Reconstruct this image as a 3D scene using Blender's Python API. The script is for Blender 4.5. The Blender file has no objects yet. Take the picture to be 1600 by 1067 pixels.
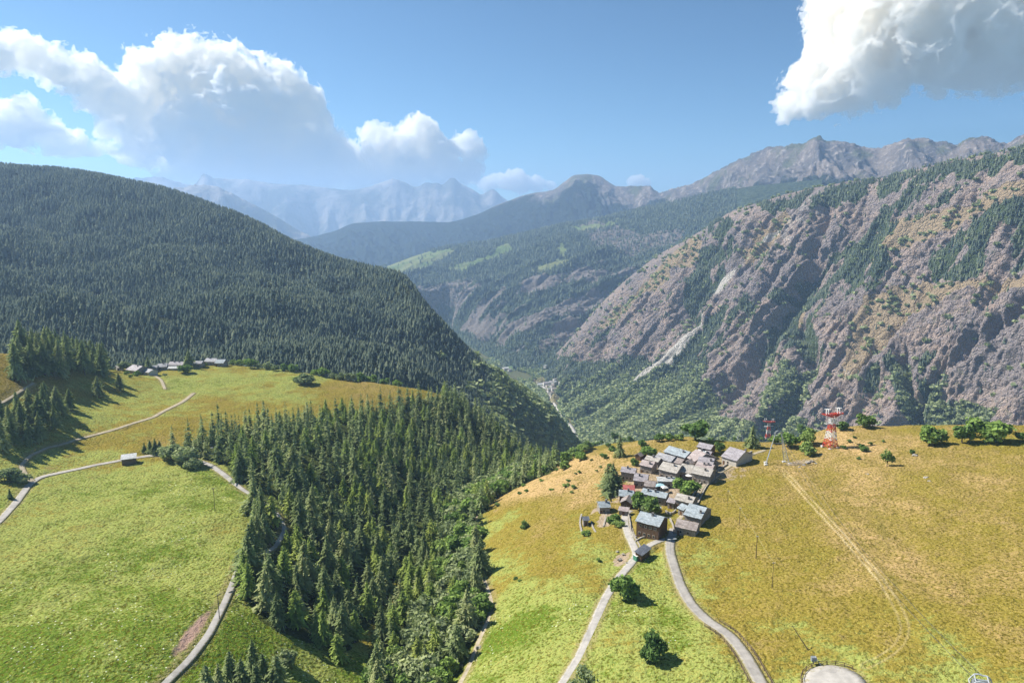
import bpy, math, random
import numpy as np
from mathutils import Vector, Matrix

# ------------------------------------------------------------------ camera, sky, sun, exposure
SC = bpy.context.scene
COL = SC.collection
CAMZ = 125.0
FPX = 1081.0                      # focal length in pixels of the 1600 px wide photograph
PITCH = math.radians(9.9)
cam_d = bpy.data.cameras.new("camera")
cam_d.sensor_width = 36.0
cam_d.lens = FPX / 1600.0 * 36.0
cam_d.clip_start = 1.0
cam_d.clip_end = 120000.0
cam = bpy.data.objects.new("camera", cam_d)
cam.location = (0, 0, CAMZ)
cam.rotation_euler = (math.radians(90) - PITCH, 0, 0)
COL.objects.link(cam)
SC.camera = cam

SUN_EL = math.radians(44.0)
SUN_AZ = math.radians(-70.0)      # clockwise from the view axis (+Y): ahead and to the left
SUN_DIR = Vector((math.sin(SUN_AZ) * math.cos(SUN_EL), math.cos(SUN_AZ) * math.cos(SUN_EL), math.sin(SUN_EL)))

world = bpy.data.worlds.new("World")
SC.world = world
world.use_nodes = True
wt = world.node_tree
bg = wt.nodes["Background"]
sky = wt.nodes.new("ShaderNodeTexSky")
sky.sky_type = 'NISHITA'
sky.sun_disc = False
sky.sun_elevation = SUN_EL
sky.sun_rotation = SUN_AZ
sky.altitude = 2500.0
sky.air_density = 1.0
sky.dust_density = 0.3
sky.ozone_density = 3.0
clear = wt.nodes.new("ShaderNodeGamma")          # a clearer, deeper mountain sky
clear.inputs[1].default_value = 1.25
thin = wt.nodes.new("ShaderNodeMix"); thin.data_type = 'RGBA'; thin.blend_type = 'MULTIPLY'
thin.inputs[0].default_value = 1.0; thin.inputs[7].default_value = (0.47, 0.62, 0.60, 1)
wt.links.new(sky.outputs[0], thin.inputs[6]); wt.links.new(thin.outputs[2], clear.inputs[0])
wt.links.new(clear.outputs[0], bg.inputs[0])
bg.inputs[1].default_value = 0.064

sun_d = bpy.data.lights.new("sun", 'SUN')
sun_d.energy = 4.6
sun_d.angle = math.radians(0.5)
sun_d.color = (1.0, 0.95, 0.87)
sun = bpy.data.objects.new("sun", sun_d)
sun.rotation_euler = SUN_DIR.to_track_quat('Z', 'Y').to_euler()
COL.objects.link(sun)

SC.view_settings.view_transform = 'Standard'
SC.view_settings.look = 'None'
SC.view_settings.exposure = 1.12
SC.view_settings.gamma = 1.0
SC.render.engine = 'CYCLES'
SC.cycles.max_bounces = 44
SC.cycles.diffuse_bounces = 2
SC.cycles.glossy_bounces = 1
SC.cycles.transmission_bounces = 2
SC.cycles.volume_bounces = 40
SC.cycles.transparent_max_bounces = 16
SC.cycles.use_denoising = True
SC.cycles.caustics_reflective = False
SC.cycles.caustics_refractive = False

# ------------------------------------------------------------------ surveying helpers
CP, SP = math.cos(PITCH), math.sin(PITCH)
def ray(px, py):
    px = np.asarray(px, float); py = np.asarray(py, float)
    x = (px - 800.0) / FPX; u = (533.5 - py) / FPX
    return np.stack([x, CP + u * SP, -SP + u * CP], -1)
def at_r(px, py, r):
    d = ray(px, py)
    s = np.asarray(r, float) / np.hypot(d[..., 0], d[..., 1])
    return d * s[..., None] + np.array([0, 0, CAMZ])
def at_z(px, py, z):
    d = ray(px, py)
    s = (np.asarray(z, float) - CAMZ) / d[..., 2]
    return d * s[..., None] + np.array([0, 0, CAMZ])
def project(p):
    p = np.asarray(p, float)
    x = p[..., 0]; y = p[..., 1]; z = p[..., 2] - CAMZ
    dep = y * CP - z * SP
    up = y * SP + z * CP
    dep = np.where(np.abs(dep) < 1e-6, 1e-6, dep)
    return 800.0 + FPX * x / dep, 533.5 - FPX * up / dep, dep

# ------------------------------------------------------------------ numpy noise
_rs = np.random.RandomState(7)
_perm = _rs.permutation(1024)
_ang = _rs.rand(1024) * 2 * np.pi
_gx, _gy = np.cos(_ang), np.sin(_ang)
def _h(ix, iy, s):
    return _perm[(_perm[(ix + s * 131) & 1023] + iy) & 1023]
def noise2(x, y, s=0):
    x = np.asarray(x, float); y = np.asarray(y, float)
    ix = np.floor(x).astype(np.int64); iy = np.floor(y).astype(np.int64)
    fx = x - ix; fy = y - iy
    u = fx * fx * fx * (fx * (fx * 6 - 15) + 10); v = fy * fy * fy * (fy * (fy * 6 - 15) + 10)
    def g(a, b):
        h = _h(ix + a, iy + b, s)
        return _gx[h] * (fx - a) + _gy[h] * (fy - b)
    n0 = g(0, 0) * (1 - u) + g(1, 0) * u
    n1 = g(0, 1) * (1 - u) + g(1, 1) * u
    return (n0 * (1 - v) + n1 * v) * 1.5
def fbm(x, y, octv=4, s=0, gain=0.5):
    a = 1.0; t = 0.0; n = 0.0
    for k in range(octv):
        n = n + a * noise2(x * 2 ** k + 17.3 * k, y * 2 ** k - 9.1 * k, s + k); t += a; a *= gain
    return n / t * 1.3
def ridged(x, y, octv=3, s=0, gain=0.5):
    a = 1.0; t = 0.0; n = 0.0
    for k in range(octv):
        n = n + a * (1 - 2 * np.abs(noise2(x * 2 ** k + 3.3 * k, y * 2 ** k + 7.7 * k, s + k))); t += a; a *= gain
    return n / t
def sstep(a, b, x):
    t = np.clip((np.asarray(x, float) - a) / (b - a), 0, 1)
    return t * t * (3 - 2 * t)
def pip(px, py, poly):
    """points in polygon, vectorised"""
    poly = np.asarray(poly, float)
    inside = np.zeros(np.shape(px), bool)
    j = len(poly) - 1
    for i in range(len(poly)):
        xi, yi = poly[i]; xj, yj = poly[j]
        c = ((yi > py) != (yj > py)) & (px < (xj - xi) * (py - yi) / (yj - yi + 1e-12) + xi)
        inside ^= c
        j = i
    return inside
def dist_poly(x, y, pts):
    """distance to an open polyline and the arc parameter"""
    pts = np.asarray(pts, float)
    best = np.full(np.shape(x), 1e9); par = np.zeros(np.shape(x))
    for i in range(len(pts) - 1):
        ax, ay = pts[i]; bx, by = pts[i + 1]
        dx, dy = bx - ax, by - ay
        t = np.clip(((x - ax) * dx + (y - ay) * dy) / (dx * dx + dy * dy + 1e-12), 0, 1)
        d = np.hypot(x - ax - t * dx, y - ay - t * dy)
        m = d < best
        best = np.where(m, d, best); par = np.where(m, i + t, par)
    return best, par
def mono(xk, yk, x):
    """monotone cubic through the knots"""
    xk = np.asarray(xk, float); yk = np.asarray(yk, float); x = np.clip(x, xk[0], xk[-1])
    h = np.diff(xk); d = np.diff(yk) / h
    m = np.zeros(len(xk)); m[0] = d[0]; m[-1] = d[-1]
    for i in range(1, len(xk) - 1):
        if d[i - 1] * d[i] > 0:
            w1 = 2 * h[i] + h[i - 1]; w2 = h[i] + 2 * h[i - 1]
            m[i] = (w1 + w2) / (w1 / d[i - 1] + w2 / d[i])
    i = np.clip(np.searchsorted(xk, x) - 1, 0, len(h) - 1)
    t = (x - xk[i]) / h[i]
    return ((1 + 2 * t) * (1 - t) ** 2 * yk[i] + t * (1 - t) ** 2 * h[i] * m[i]
            + t * t * (3 - 2 * t) * yk[i + 1] + t * t * (t - 1) * h[i] * m[i + 1])

# ------------------------------------------------------------------ mesh and object helpers
def new_mesh(name, verts, faces, mat=None, smooth=False, attrs=None):
    """faces: an (n,k) array, or a list of tuples"""
    me = bpy.data.meshes.new(name)
    verts = np.asarray(verts, np.float32).reshape(-1, 3)
    if isinstance(faces, np.ndarray):
        n, k = faces.shape
        me.vertices.add(len(verts)); me.vertices.foreach_set("co", verts.ravel())
        me.loops.add(n * k); me.loops.foreach_set("vertex_index", faces.astype(np.int32).ravel())
        me.polygons.add(n)
        me.polygons.foreach_set("loop_start", np.arange(0, n * k, k, dtype=np.int32))
        me.update(calc_edges=True)
    else:
        me.from_pydata([tuple(map(float, v)) for v in verts], [], [tuple(int(i) for i in f) for f in faces])
        me.update()
    if smooth:
        me.polygons.foreach_set("use_smooth", np.ones(len(me.polygons), bool))
    for an, av in (attrs or {}).items():
        at = me.attributes.new(an, 'FLOAT', 'POINT')
        at.data.foreach_set("value", np.asarray(av, np.float32).ravel())
    if mat is not None:
        me.materials.append(mat)
    return me
def link(name, me, parent=None, loc=None, rotz=0.0, scale=None):
    o = bpy.data.objects.new(name, me)
    COL.objects.link(o)
    if parent is not None: o.parent = parent
    if loc is not None: o.location = tuple(float(v) for v in loc)
    if rotz: o.rotation_euler = (0, 0, float(rotz))
    if scale is not None: o.scale = scale
    return o
def tag(o, label=None, cat=None, group=None, kind=None):
    if label: o["label"] = label
    if cat: o["category"] = cat
    if group: o["group"] = group
    if kind: o["kind"] = kind
    return o
def empty(name, loc, rotz=0.0):
    o = link(name, None, None, loc, rotz)
    o.empty_display_size = 1.0
    return o

class MB:
    """collects boxes, beams and prisms into one mesh"""
    def __init__(s): s.v = []; s.f = []
    def add(s, vs, fs):
        n = len(s.v); s.v.extend([tuple(map(float, v)) for v in vs]); s.f.extend([tuple(i + n for i in f) for f in fs])
    def box(s, c, sz, rz=0.0, M=None):
        x, y, z = sz[0] / 2, sz[1] / 2, sz[2] / 2
        vs = [(-x, -y, -z), (x, -y, -z), (x, y, -z), (-x, y, -z), (-x, -y, z), (x, -y, z), (x, y, z), (-x, y, z)]
        ca, sa = math.cos(rz), math.sin(rz)
        vs = [(c[0] + a * ca - b * sa, c[1] + a * sa + b * ca, c[2] + d) for a, b, d in vs]
        s.add(vs, [(0, 3, 2, 1), (4, 5, 6, 7), (0, 1, 5, 4), (1, 2, 6, 5), (2, 3, 7, 6), (3, 0, 4, 7)])
    def tube(s, a, b, r0, r1=None, n=6, cap=True):
        r1 = r0 if r1 is None else r1
        a = Vector(a); b = Vector(b); d = (b - a)
        if d.length < 1e-6: return
        d.normalize()
        u = d.orthogonal().normalized(); w = d.cross(u)
        vs = []
        for p, r in ((a, r0), (b, r1)):
            for k in range(n):
                t = 2 * math.pi * k / n
                vs.append(p + (u * math.cos(t) + w * math.sin(t)) * r)
        fs = [(k, (k + 1) % n, n + (k + 1) % n, n + k) for k in range(n)]
        if cap: fs += [tuple(range(n))[::-1], tuple(range(n, 2 * n))]
        s.add(vs, fs)
    def mesh(s, name, mat, smooth=False): return new_mesh(name, s.v, s.f, mat, smooth)
    def build(s, name, mat, parent=None, smooth=False): return link(name, s.mesh(name, mat, smooth), parent)

# ------------------------------------------------------------------ node helper
class NG:
    def __init__(s, name, disp=False):
        s.m = bpy.data.materials.new(name); s.m.use_nodes = True
        s.t = s.m.node_tree; s.t.nodes.clear()
        s.out = s.t.nodes.new("ShaderNodeOutputMaterial")
    def n(s, typ, **kw):
        nd = s.t.nodes.new(typ)
        for k, v in kw.items(): setattr(nd, k, v)
        return nd
    def set(s, sock, v):
        if v is None: return
        if isinstance(v, bpy.types.NodeSocket): s.t.links.new(v, sock)
        elif isinstance(v, (tuple, list)) and len(v) == 3 and sock.type == 'RGBA': sock.default_value = (*v, 1)
        else: sock.default_value = v
    def coord(s, which="Object"):
        return s.n("ShaderNodeTexCoord").outputs[which]
    def pos(s): return s.n("ShaderNodeNewGeometry").outputs["Position"]
    def map(s, vec, scale=(1, 1, 1), rot=(0, 0, 0)):
        nd = s.n("ShaderNodeMapping"); s.set(nd.inputs[0], vec); nd.inputs["Scale"].default_value = scale; nd.inputs["Rotation"].default_value = rot
        return nd.outputs[0]
    def noise(s, vec, scale, detail=3, rough=0.55, dist=0.0):
        nd = s.n("ShaderNodeTexNoise"); s.set(nd.inputs["Vector"], vec)
        nd.inputs["Scale"].default_value = scale; nd.inputs["Detail"].default_value = detail
        nd.inputs["Roughness"].default_value = rough; nd.inputs["Distortion"].default_value = dist
        return nd.outputs["Fac"]
    def voro(s, vec, scale, feature='F1', out="Distance"):
        nd = s.n("ShaderNodeTexVoronoi"); s.set(nd.inputs["Vector"], vec); nd.feature = feature
        nd.inputs["Scale"].default_value = scale
        return nd.outputs[out]
    def math(s, op, a, b=None, clamp=False):
        nd = s.n("ShaderNodeMath", operation=op); nd.use_clamp = clamp
        s.set(nd.inputs[0], a)
        if b is not None: s.set(nd.inputs[1], b)
        return nd.outputs[0]
    def rng(s, v, a, b, c=0.0, d=1.0, smooth=True):
        nd = s.n("ShaderNodeMapRange"); nd.interpolation_type = 'SMOOTHSTEP' if smooth else 'LINEAR'
        s.set(nd.inputs[0], v)
        for i, q in enumerate((a, b, c, d)): nd.inputs[i + 1].default_value = q
        return nd.outputs[0]
    def mix(s, f, a, b):
        nd = s.n("ShaderNodeMix", data_type='RGBA')
        s.set(nd.inputs[0], f); s.set(nd.inputs[6], a); s.set(nd.inputs[7], b)
        return nd.outputs[2]
    def mul(s, a, k):
        nd = s.n("ShaderNodeMix", data_type='RGBA'); nd.blend_type = 'MULTIPLY'
        nd.inputs[0].default_value = 1.0; s.set(nd.inputs[6], a); s.set(nd.inputs[7], k)
        return nd.outputs[2]
    def grey(s, v):
        nd = s.n("ShaderNodeCombineColor"); 
        for i in range(3): s.set(nd.inputs[i], v)
        return nd.outputs[0]
    def attr(s, name):
        return s.n("ShaderNodeAttribute", attribute_name=name).outputs["Fac"]
    def bump(s, h, strength=0.5, dist=1.0):
        nd = s.n("ShaderNodeBump"); s.set(nd.inputs["Height"], h)
        nd.inputs["Strength"].default_value = strength; nd.inputs["Distance"].default_value = dist
        return nd.outputs[0]
    def diffuse(s, col, normal=None):
        nd = s.n("ShaderNodeBsdfDiffuse"); s.set(nd.inputs[0], col)
        if normal is not None: s.set(nd.inputs["Normal"], normal)
        s.t.links.new(nd.outputs[0], s.out.inputs[0]); return s.m
    def principled(s, col, rough=0.8, spec=0.3, metal=0.0, normal=None):
        nd = s.n("ShaderNodeBsdfPrincipled"); s.set(nd.inputs["Base Color"], col); s.set(nd.inputs["Roughness"], rough)
        nd.inputs["Specular IOR Level"].default_value = spec; nd.inputs["Metallic"].default_value = metal
        if normal is not None: s.set(nd.inputs["Normal"], normal)
        s.t.links.new(nd.outputs[0], s.out.inputs[0]); return s.m
def lin(r, g, b):
    f = lambda c: (c / 255 / 12.92) if c / 255 <= 0.04045 else ((c / 255 + 0.055) / 1.055) ** 2.4
    return (f(r), f(g), f(b))
# ------------------------------------------------------------------ near terrain: two meadow shoulders and the wooded ravine between them
# (pixel x, pixel y, height): a spot height where that line of sight meets the land
SPOT = [
 # right shoulder
 (1015,842,1),(1050,842,1),(1000,1067,4),(1150,1067,7),(1300,1067,10),(1450,1067,13),(1600,1067,17),(1150,940,5),(1060,930,2),
 (1400,850,9),(1250,850,7),(1550,850,14),(1150,850,3),(1120,770,2),(1600,665,16),(1500,680,13),(1400,665,9),(1300,668,6),(1300,740,6),(1430,740,11),
 (1200,692,2),(1100,690,1),(1090,730,1),(1000,690,-3),(1000,750,-1),(950,720,-5),(900,715,-12),(1200,760,4),
 (950,850,-2),(900,830,-5),(960,790,-3),(850,780,-11),(800,775,-19),(760,800,-22),(850,900,-6),(800,850,-13),(760,870,-19),(930,980,0),(880,1067,-1),
 (770,940,-14),(755,990,-14),(735,1060,-14),(820,980,-7),
 # ravine
 (700,800,-40),(690,870,-35),(670,940,-30),(650,1000,-27),(620,1067,-24),(740,760,-48),(800,735,-58),(850,725,-66),(690,1067,-26),
 # wooded left bank
 (560,830,-26),(480,830,-9),(410,800,0),(400,870,0),(420,940,-5),(520,920,-20),(500,1010,-15),(560,1030,-19),(380,1000,-1),(430,1067,-9),(590,740,-22),(500,740,-8),
 # left meadow
 (200,900,2),(0,1067,6),(0,850,5),(200,760,3),(350,750,1),(200,1060,4),(300,880,1),(50,780,5),(340,950,1),
 (100,700,6),(200,680,7),(300,650,5),(400,600,0),(300,577,3),(500,605,-5),(600,610,-10),(680,620,-18),(400,660,0),(500,680,-6),(600,690,-18),
 (700,690,-38),(760,650,-40),(800,690,-62),
 # left slope
 (0,550,44),(0,600,34),(0,640,26),(60,640,20),(120,630,14),(0,700,14),(120,575,24),(170,580,9),(220,640,8),(20,740,8),(190,620,9),
]
_sp = np.array(SPOT, float)
_S = at_z(_sp[:, 0], _sp[:, 1], _sp[:, 2])
_X = [list(p) for p in _S]
# land outside the picture
for q in [(-260,60,4),(-120,60,4),(0,60,-18),(120,60,8),(260,60,18),(-420,300,30),(420,260,24),(-560,420,60),(500,420,20),(0,-60,-10),(-250,-60,8),(250,-60,22)]:
    _X.append(list(q))
_X = np.array(_X)
_sc = 100.0
def _phi(r2): return np.where(r2 > 1e-12, 0.5 * r2 * np.log(np.maximum(r2, 1e-12)), 0.0)
def _fit():
    P = _X[:, :2] / _sc; n = len(P)
    K = _phi(((P[:, None] - P[None]) ** 2).sum(-1)) + np.eye(n) * 0.012
    Q = np.hstack([np.ones((n, 1)), P])
    A = np.zeros((n + 3, n + 3)); A[:n, :n] = K; A[:n, n:] = Q; A[n:, :n] = Q.T
    return np.linalg.solve(A, np.concatenate([_X[:, 2], np.zeros(3)]))
_W = _fit()
def tps(x, y):
    x = np.asarray(x, float); y = np.asarray(y, float); sh = x.shape
    P = np.stack([x.ravel(), y.ravel()], -1) / _sc; Q = _X[:, :2] / _sc
    out = np.empty(len(P)); n = len(Q)
    for a in range(0, len(P), 40000):
        p = P[a:a + 40000]
        r2 = (p[:, 0:1] - Q[:, 0]) ** 2 + (p[:, 1:2] - Q[:, 1]) ** 2
        out[a:a + 40000] = _phi(r2) @ _W[:n] + _W[n] + p @ _W[n + 1:]
    return out.reshape(sh)
def _march(px, py, hf, r0=95.0, r1=800.0, n=520):
    px = np.atleast_1d(np.asarray(px, float)); py = np.atleast_1d(np.asarray(py, float))
    rr = r0 * (r1 / r0) ** np.linspace(0, 1, n)
    P = at_r(px[:, None], py[:, None], np.broadcast_to(rr, (len(px), n)))
    g = hf(P[..., 0], P[..., 1]) - P[..., 2]
    hit = g > 0
    k = np.argmax(hit, 1); any_ = hit.any(1); k = np.where(any_, np.maximum(k, 1), n - 1)
    i = np.arange(len(px))
    g0, g1 = g[i, k - 1], g[i, k]
    t = np.clip(np.where(np.abs(g1 - g0) > 1e-9, -g0 / (g1 - g0), 0.5), 0, 1)
    r = rr[k - 1] + (rr[k] - rr[k - 1]) * t
    Q = at_r(px, py, r)
    return Q, any_
# brow of the shoulders: beyond it the land falls into the main valley
BROW = [(-300,520),(0,553),(100,566),(190,577),(270,572),(350,571),(420,577),(480,585),(560,599),(620,606),(690,622),(740,650),(790,690),(835,716),(870,727),
        (885,716),(910,704),(950,694),(1000,688),(1100,688),(1200,690),(1260,680),(1300,668),(1400,664),(1500,664),(1600,663),(1900,655)]
_b = np.array(BROW, float)
_bq, _ok = _march(_b[:, 0], _b[:, 1], tps)
_baz = np.arctan2(_bq[:, 0], _bq[:, 1]); _br = np.hypot(_bq[:, 0], _bq[:, 1])
_o = np.argsort(_baz); _baz = _baz[_o]; _br = np.clip(_br[_o], 300, 640)
def brow_r(az): return mono(_baz, _br, az)
def ground_z(x, y):
    x = np.asarray(x, float); y = np.asarray(y, float)
    z = tps(x, y)
    r = np.hypot(x, y); az = np.arctan2(x, y)
    d = np.maximum(0, r - brow_r(az) + 4)
    S = np.where(az < math.radians(-4), 0.42, 0.85); D = 26.0
    return z - np.where(d < D, 0.5 * S * d * d / D, S * (d - D / 2))
def g_at(px, py):
    Q, ok = _march(px, py, ground_z)
    return Q
def g1(px, py):
    return g_at([px], [py])[0]

# ------------------------------------------------------------------ lines on the land (traced, then kept as map lines)
def mapline(pts):
    pts = np.array(pts, float)
    q = g_at(pts[:, 0], pts[:, 1])[:, :2]
    d = np.concatenate([[0], np.cumsum(np.hypot(*np.diff(q, axis=0).T))])
    t = np.linspace(0, d[-1], max(8, int(d[-1] / 1.5)))
    # Catmull-like smoothing through chord length
    x = np.interp(t, d, q[:, 0]); y = np.interp(t, d, q[:, 1])
    for _ in range(6):
        x[1:-1] = 0.25 * x[:-2] + 0.5 * x[1:-1] + 0.25 * x[2:]; y[1:-1] = 0.25 * y[:-2] + 0.5 * y[1:-1] + 0.25 * y[2:]
    return np.stack([x, y], -1)
ROADS = {
 "meadow_road": ([(-60,862),(0,813),(25,785),(45,757),(62,745),(100,737),(150,726),(200,717),(240,711),(290,713),(330,727),(355,745),(378,765),(403,780),(428,798),(444,826),(428,854),(398,871),(377,874),(364,905),(347,945),(325,990),(292,1032),(255,1067),(200,1130)], 3.6, 'pale'),
 "farm_track": ([(50,752),(36,738),(32,727),(45,712),(75,698),(120,686),(180,671),(240,652),(285,628),(303,614)], 3.2, 'gravel'),
 "hamlet_track": ([(258,608),(252,594),(244,588),(232,585)], 2.6, 'gravel'),
 "slope_track": ([(-40,645),(0,630),(20,618),(38,606),(52,598)], 3.4, 'gravel'),
 "village_road": ([(860,1100),(880,1067),(905,1028),(924,985),(945,936),(962,908),(984,882),(996,868),(990,852),(981,835),(977,818),(976,802),(985,797)], 3.7, 'pale'),
 "village_lane": ([(996,868),(1008,856),(1024,846),(1042,842)], 3.2, 'pale'),
 "ridge_road": ([(1215,1110),(1188,1067),(1165,1024),(1138,990),(1105,970),(1080,945),(1063,915),(1053,885),(1046,860),(1047,842),(1054,826)], 4.2, 'paved'),
 "stone_path": ([(1060,812),(1083,790),(1092,770),(1100,757),(1120,741),(1146,725),(1172,711),(1196,703)], 2.4, 'gravel'),
 "stream_path": ([(757,905),(764,925),(769,940),(766,962),(757,985),(745,1012),(725,1058),(705,1100)], 2.6, 'gravel'),
}
ROADLINES = {k: mapline(v[0]) for k, v in ROADS.items()}
RUT = mapline([(1205,722),(1222,733),(1250,765),(1300,818),(1350,874),(1385,918),(1408,958),(1416,982),(1405,1010),(1380,1030),(1345,1046)])
CIRC_C = g1(1305, 1068)[:2]; CIRC_R = 7.4

def road_dist(x, y):
    best = np.full(np.shape(x), 1e9)
    for k, v in ROADS.items():
        d, _ = dist_poly(x, y, ROADLINES[k][::2]); best = np.minimum(best, d - v[1] / 2)
    best = np.minimum(best, np.hypot(x - CIRC_C[0], y - CIRC_C[1]) - CIRC_R)
    return best

# ------------------------------------------------------------------ meadow mesh
NA, NR = 940, 640
az_g = np.radians(np.linspace(-50, 50, NA))
r_g = 92.0 * (760.0 / 92.0) ** np.linspace(0, 1, NR)
AZ, RR = np.meshgrid(az_g, r_g)
GX, GY = RR * np.sin(AZ), RR * np.cos(AZ)
GZ = ground_z(GX, GY)
RD = np.full(GX.shape, 50.0)
_m = (RR < 700)
RD[_m] = road_dist(GX[_m], GY[_m])
flat = sstep(0.3, 2.5, RD)
und = 0.9 * fbm(GX / 26, GY / 26, 3, 1) + 0.35 * fbm(GX / 7, GY / 7, 2, 5)
tuft = 0.17 * fbm(GX / 1.7, GY / 1.7, 2, 9) * sstep(700, 250, RR)
GZ = GZ + (und + tuft) * flat
PX, PY, _d = project(np.stack([GX, GY, GZ], -1))
# dryness of the grass, from spot samples
DRY = [(200,900,.30),(60,1000,.12),(60,850,.42),(200,760,.42),(330,760,.28),(250,1000,.18),(350,900,.4),(120,950,.3),(180,680,.72),(250,690,.85),(300,640,.6),(260,670,.8),(100,720,.5),
       (400,610,.55),(350,640,.75),(300,600,.4),(450,590,.45),(560,605,.9),(640,600,1.),(200,620,.55),(120,650,.45),(180,590,.6),(0,590,.95),(20,560,.95),
       (330,1020,.2),(480,1030,.25),(420,1000,.15),(600,950,.7),(640,900,.8),(560,980,.7),
       (800,1000,.02),(850,960,.05),(760,1050,.3),(880,1020,.3),(780,900,.4),(840,930,.25),(800,830,.62),(760,830,.4),(860,860,.62),(900,880,.6),(930,910,.55),(880,780,1.0),(860,755,1.4),(900,735,1.25),(930,740,1.1),(960,700,1.),(900,820,.7),
       (1000,960,.12),(980,1020,.3),(1050,1000,.15),(1100,1050,.3),(1030,900,.3),(950,990,.45),(1100,900,.55),(1150,920,.55),(1200,960,.62),(1180,1000,.66),
       (1100,830,.6),(1150,800,.72),(1200,860,.8),(1250,800,.85),(1300,760,.98),(1250,730,.95),(1350,700,1.15),(1450,720,.95),(1550,720,.85),(1590,700,.6),(1400,800,.9),(1500,800,.8),(1590,820,.7),
       (1350,900,.9),(1450,900,.9),(1550,900,.85),(1300,960,.7),(1400,1000,.75),(1250,1000,.6),(1500,1010,.5),(1450,1050,.4),(1590,1000,.9),(1560,1050,.5),(1080,700,.9),(1150,700,.7),(1170,760,.7)]
dr = np.array(DRY)
DXY = g_at(dr[:, 0], dr[:, 1])
def idw(x, y, P, v, p=3.0):
    num = np.zeros(np.shape(x)); den = np.zeros(np.shape(x))
    for (a, b, _z), w_ in zip(P, v):
        w = 1.0 / (((x - a) ** 2 + (y - b) ** 2) + 30.0) ** (p / 2 + .3)
        num += w * w_; den += w
    return num / den
dry = idw(GX, GY, DXY, dr[:, 2])
dry = dry - 0.13 * sstep(-10, -40, GX) * sstep(640, 560, np.hypot(GX, GY))
dry = np.clip(dry + (0.27 - .12 * sstep(-10, -40, GX)) * fbm(GX / 24, GY / 32, 4, 21), 0, 1.4)
# woodland floor
WOOD = [(262,706),(320,682),(400,668),(470,655),(540,650),(600,640),(640,628),(690,622),(740,640),(790,675),(840,712),(872,732),(848,745),(812,760),(780,775),(756,800),(744,830),(746,870),(756,905),(766,925),(760,950),(742,985),(722,1020),(700,1067),(660,1120),(575,1120),(572,1055),
        (585,1000),(622,952),(628,905),(612,914),(595,950),(570,985),(545,1018),(490,1008),(430,990),(402,962),(384,925),(375,892),(384,868),(392,850),(398,800),(396,778),(384,760),(345,722),(300,712)]
WOODXY = g_at(np.array(WOOD)[:, 0], np.array(WOOD)[:, 1])[:, :2]
wx = 3.0 * fbm(GX / 9, GY / 9, 3, 31); wy = 3.0 * fbm(GX / 9, GY / 9, 3, 35)
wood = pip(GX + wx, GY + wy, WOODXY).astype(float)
# bare earth patches (pixel centre, radii in metres, rotation)
bare = np.zeros(GX.shape)
def ell(px, py, a, b, rot, s=0):
    c = g1(px, py)
    x = GX - c[0]; y = GY - c[1]; ca, sa = math.cos(rot), math.sin(rot)
    u = (x * ca + y * sa) / a; v = (-x * sa + y * ca) / b
    return sstep(1.25, 0.75, np.hypot(u, v) + 0.35 * fbm(GX / 3, GY / 3, 3, 41 + s))
_pl = ROADLINES["meadow_road"]; _pa, _pb, _ = project(np.column_stack([_pl, ground_z(_pl[:, 0], _pl[:, 1])]))
_pi = int(np.argmin((_pa - 318) ** 2 + (_pb - 1000) ** 2)); _pt = _pl[_pi + 3] - _pl[_pi - 3]
pink = ell(303, 984, 11.5, 1.9, math.atan2(_pt[1], _pt[0])) * (RD > .25)
bare = np.maximum(bare, ell(946, 812, 9.0, 3.2, math.radians(75), 1))
bare = np.maximum(bare, ell(938, 795, 7.0, 1.6, math.radians(45), 2))
bare = np.maximum(bare, ell(972, 872, 6.0, 3.0, math.radians(60), 3) * .8)
bare = np.maximum(bare, ell(785, 770, 7.0, 2.4, math.radians(20), 4))
bare = np.maximum(bare, ell(741, 812, 5.0, 1.4, math.radians(80), 5))
bare = np.maximum(bare, ell(1250, 722, 10.0, 4.0, math.radians(20), 6) * .6)
bare = np.maximum(bare, ell(1020, 770, 20.0, 16.0, 0.2, 7) * .75)
bare = np.maximum(bare, ell(1060, 738, 34.0, 22.0, 0.2, 8) * .65)
dr_, _p = dist_poly(GX, GY, RUT[::2])
tpos = 1.0 + 0.12 * fbm(GX / 5, GY / 5, 2, 51)
rut = np.maximum(np.exp(-((dr_ - tpos) / 0.29) ** 2), 0) * sstep(0, 12, _p) * (1 - .65 * sstep(.68, .82, _p / max(1, len(RUT[::2]) - 1)))
rut = np.clip(rut * (0.85 + 0.5 * fbm(GX / 9, GY / 9, 2, 53)), 0, 1)
verge = sstep(1.6, 0.2, RD + 0.9 * fbm(GX / 2.2, GY / 2.2, 2, 61)) * 0.8
crease = np.zeros(GX.shape)
for L, w_ in (([(0,860),(60,842),(130,820),(210,808),(300,790),(370,786)], 1.1), ([(190,765),(260,752),(330,748)], 1.3), ([(260,838),(320,822),(400,812)], .9), ([(90,694),(170,690),(230,676),(262,668)], 1.2), ([(10,905),(90,880),(150,872)], .9),
              ([(860,880),(900,868),(940,872)], 1.0), ([(800,910),(870,898),(930,884)], .8), ([(1262,745),(1330,826),(1418,938),(1470,992),(1528,1062)], .5), ([(1330,690),(1370,684),(1420,682)], 1.0), ([(1290,752),(1372,800),(1390,860)], 1.4), ([(965,960),(990,1000),(985,1060)], .5), ([(180,640),(240,648),(262,640)], .9), ([(310,600),(360,594),(420,603)], 1.2), ([(830,760),(868,742),(905,732)], 1.2), ([(845,770),(880,752),(925,745)], 1.0)):
    l_ = mapline(L); d_, p_ = dist_poly(GX + 1.2 * fbm(GX / 6, GY / 6, 2, 63), GY, l_[::2])
    crease = np.maximum(crease, np.exp(-(d_ / w_) ** 2) * (0.45 + 0.5 * fbm(GX / 12, GY / 12, 2, 65)))
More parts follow.
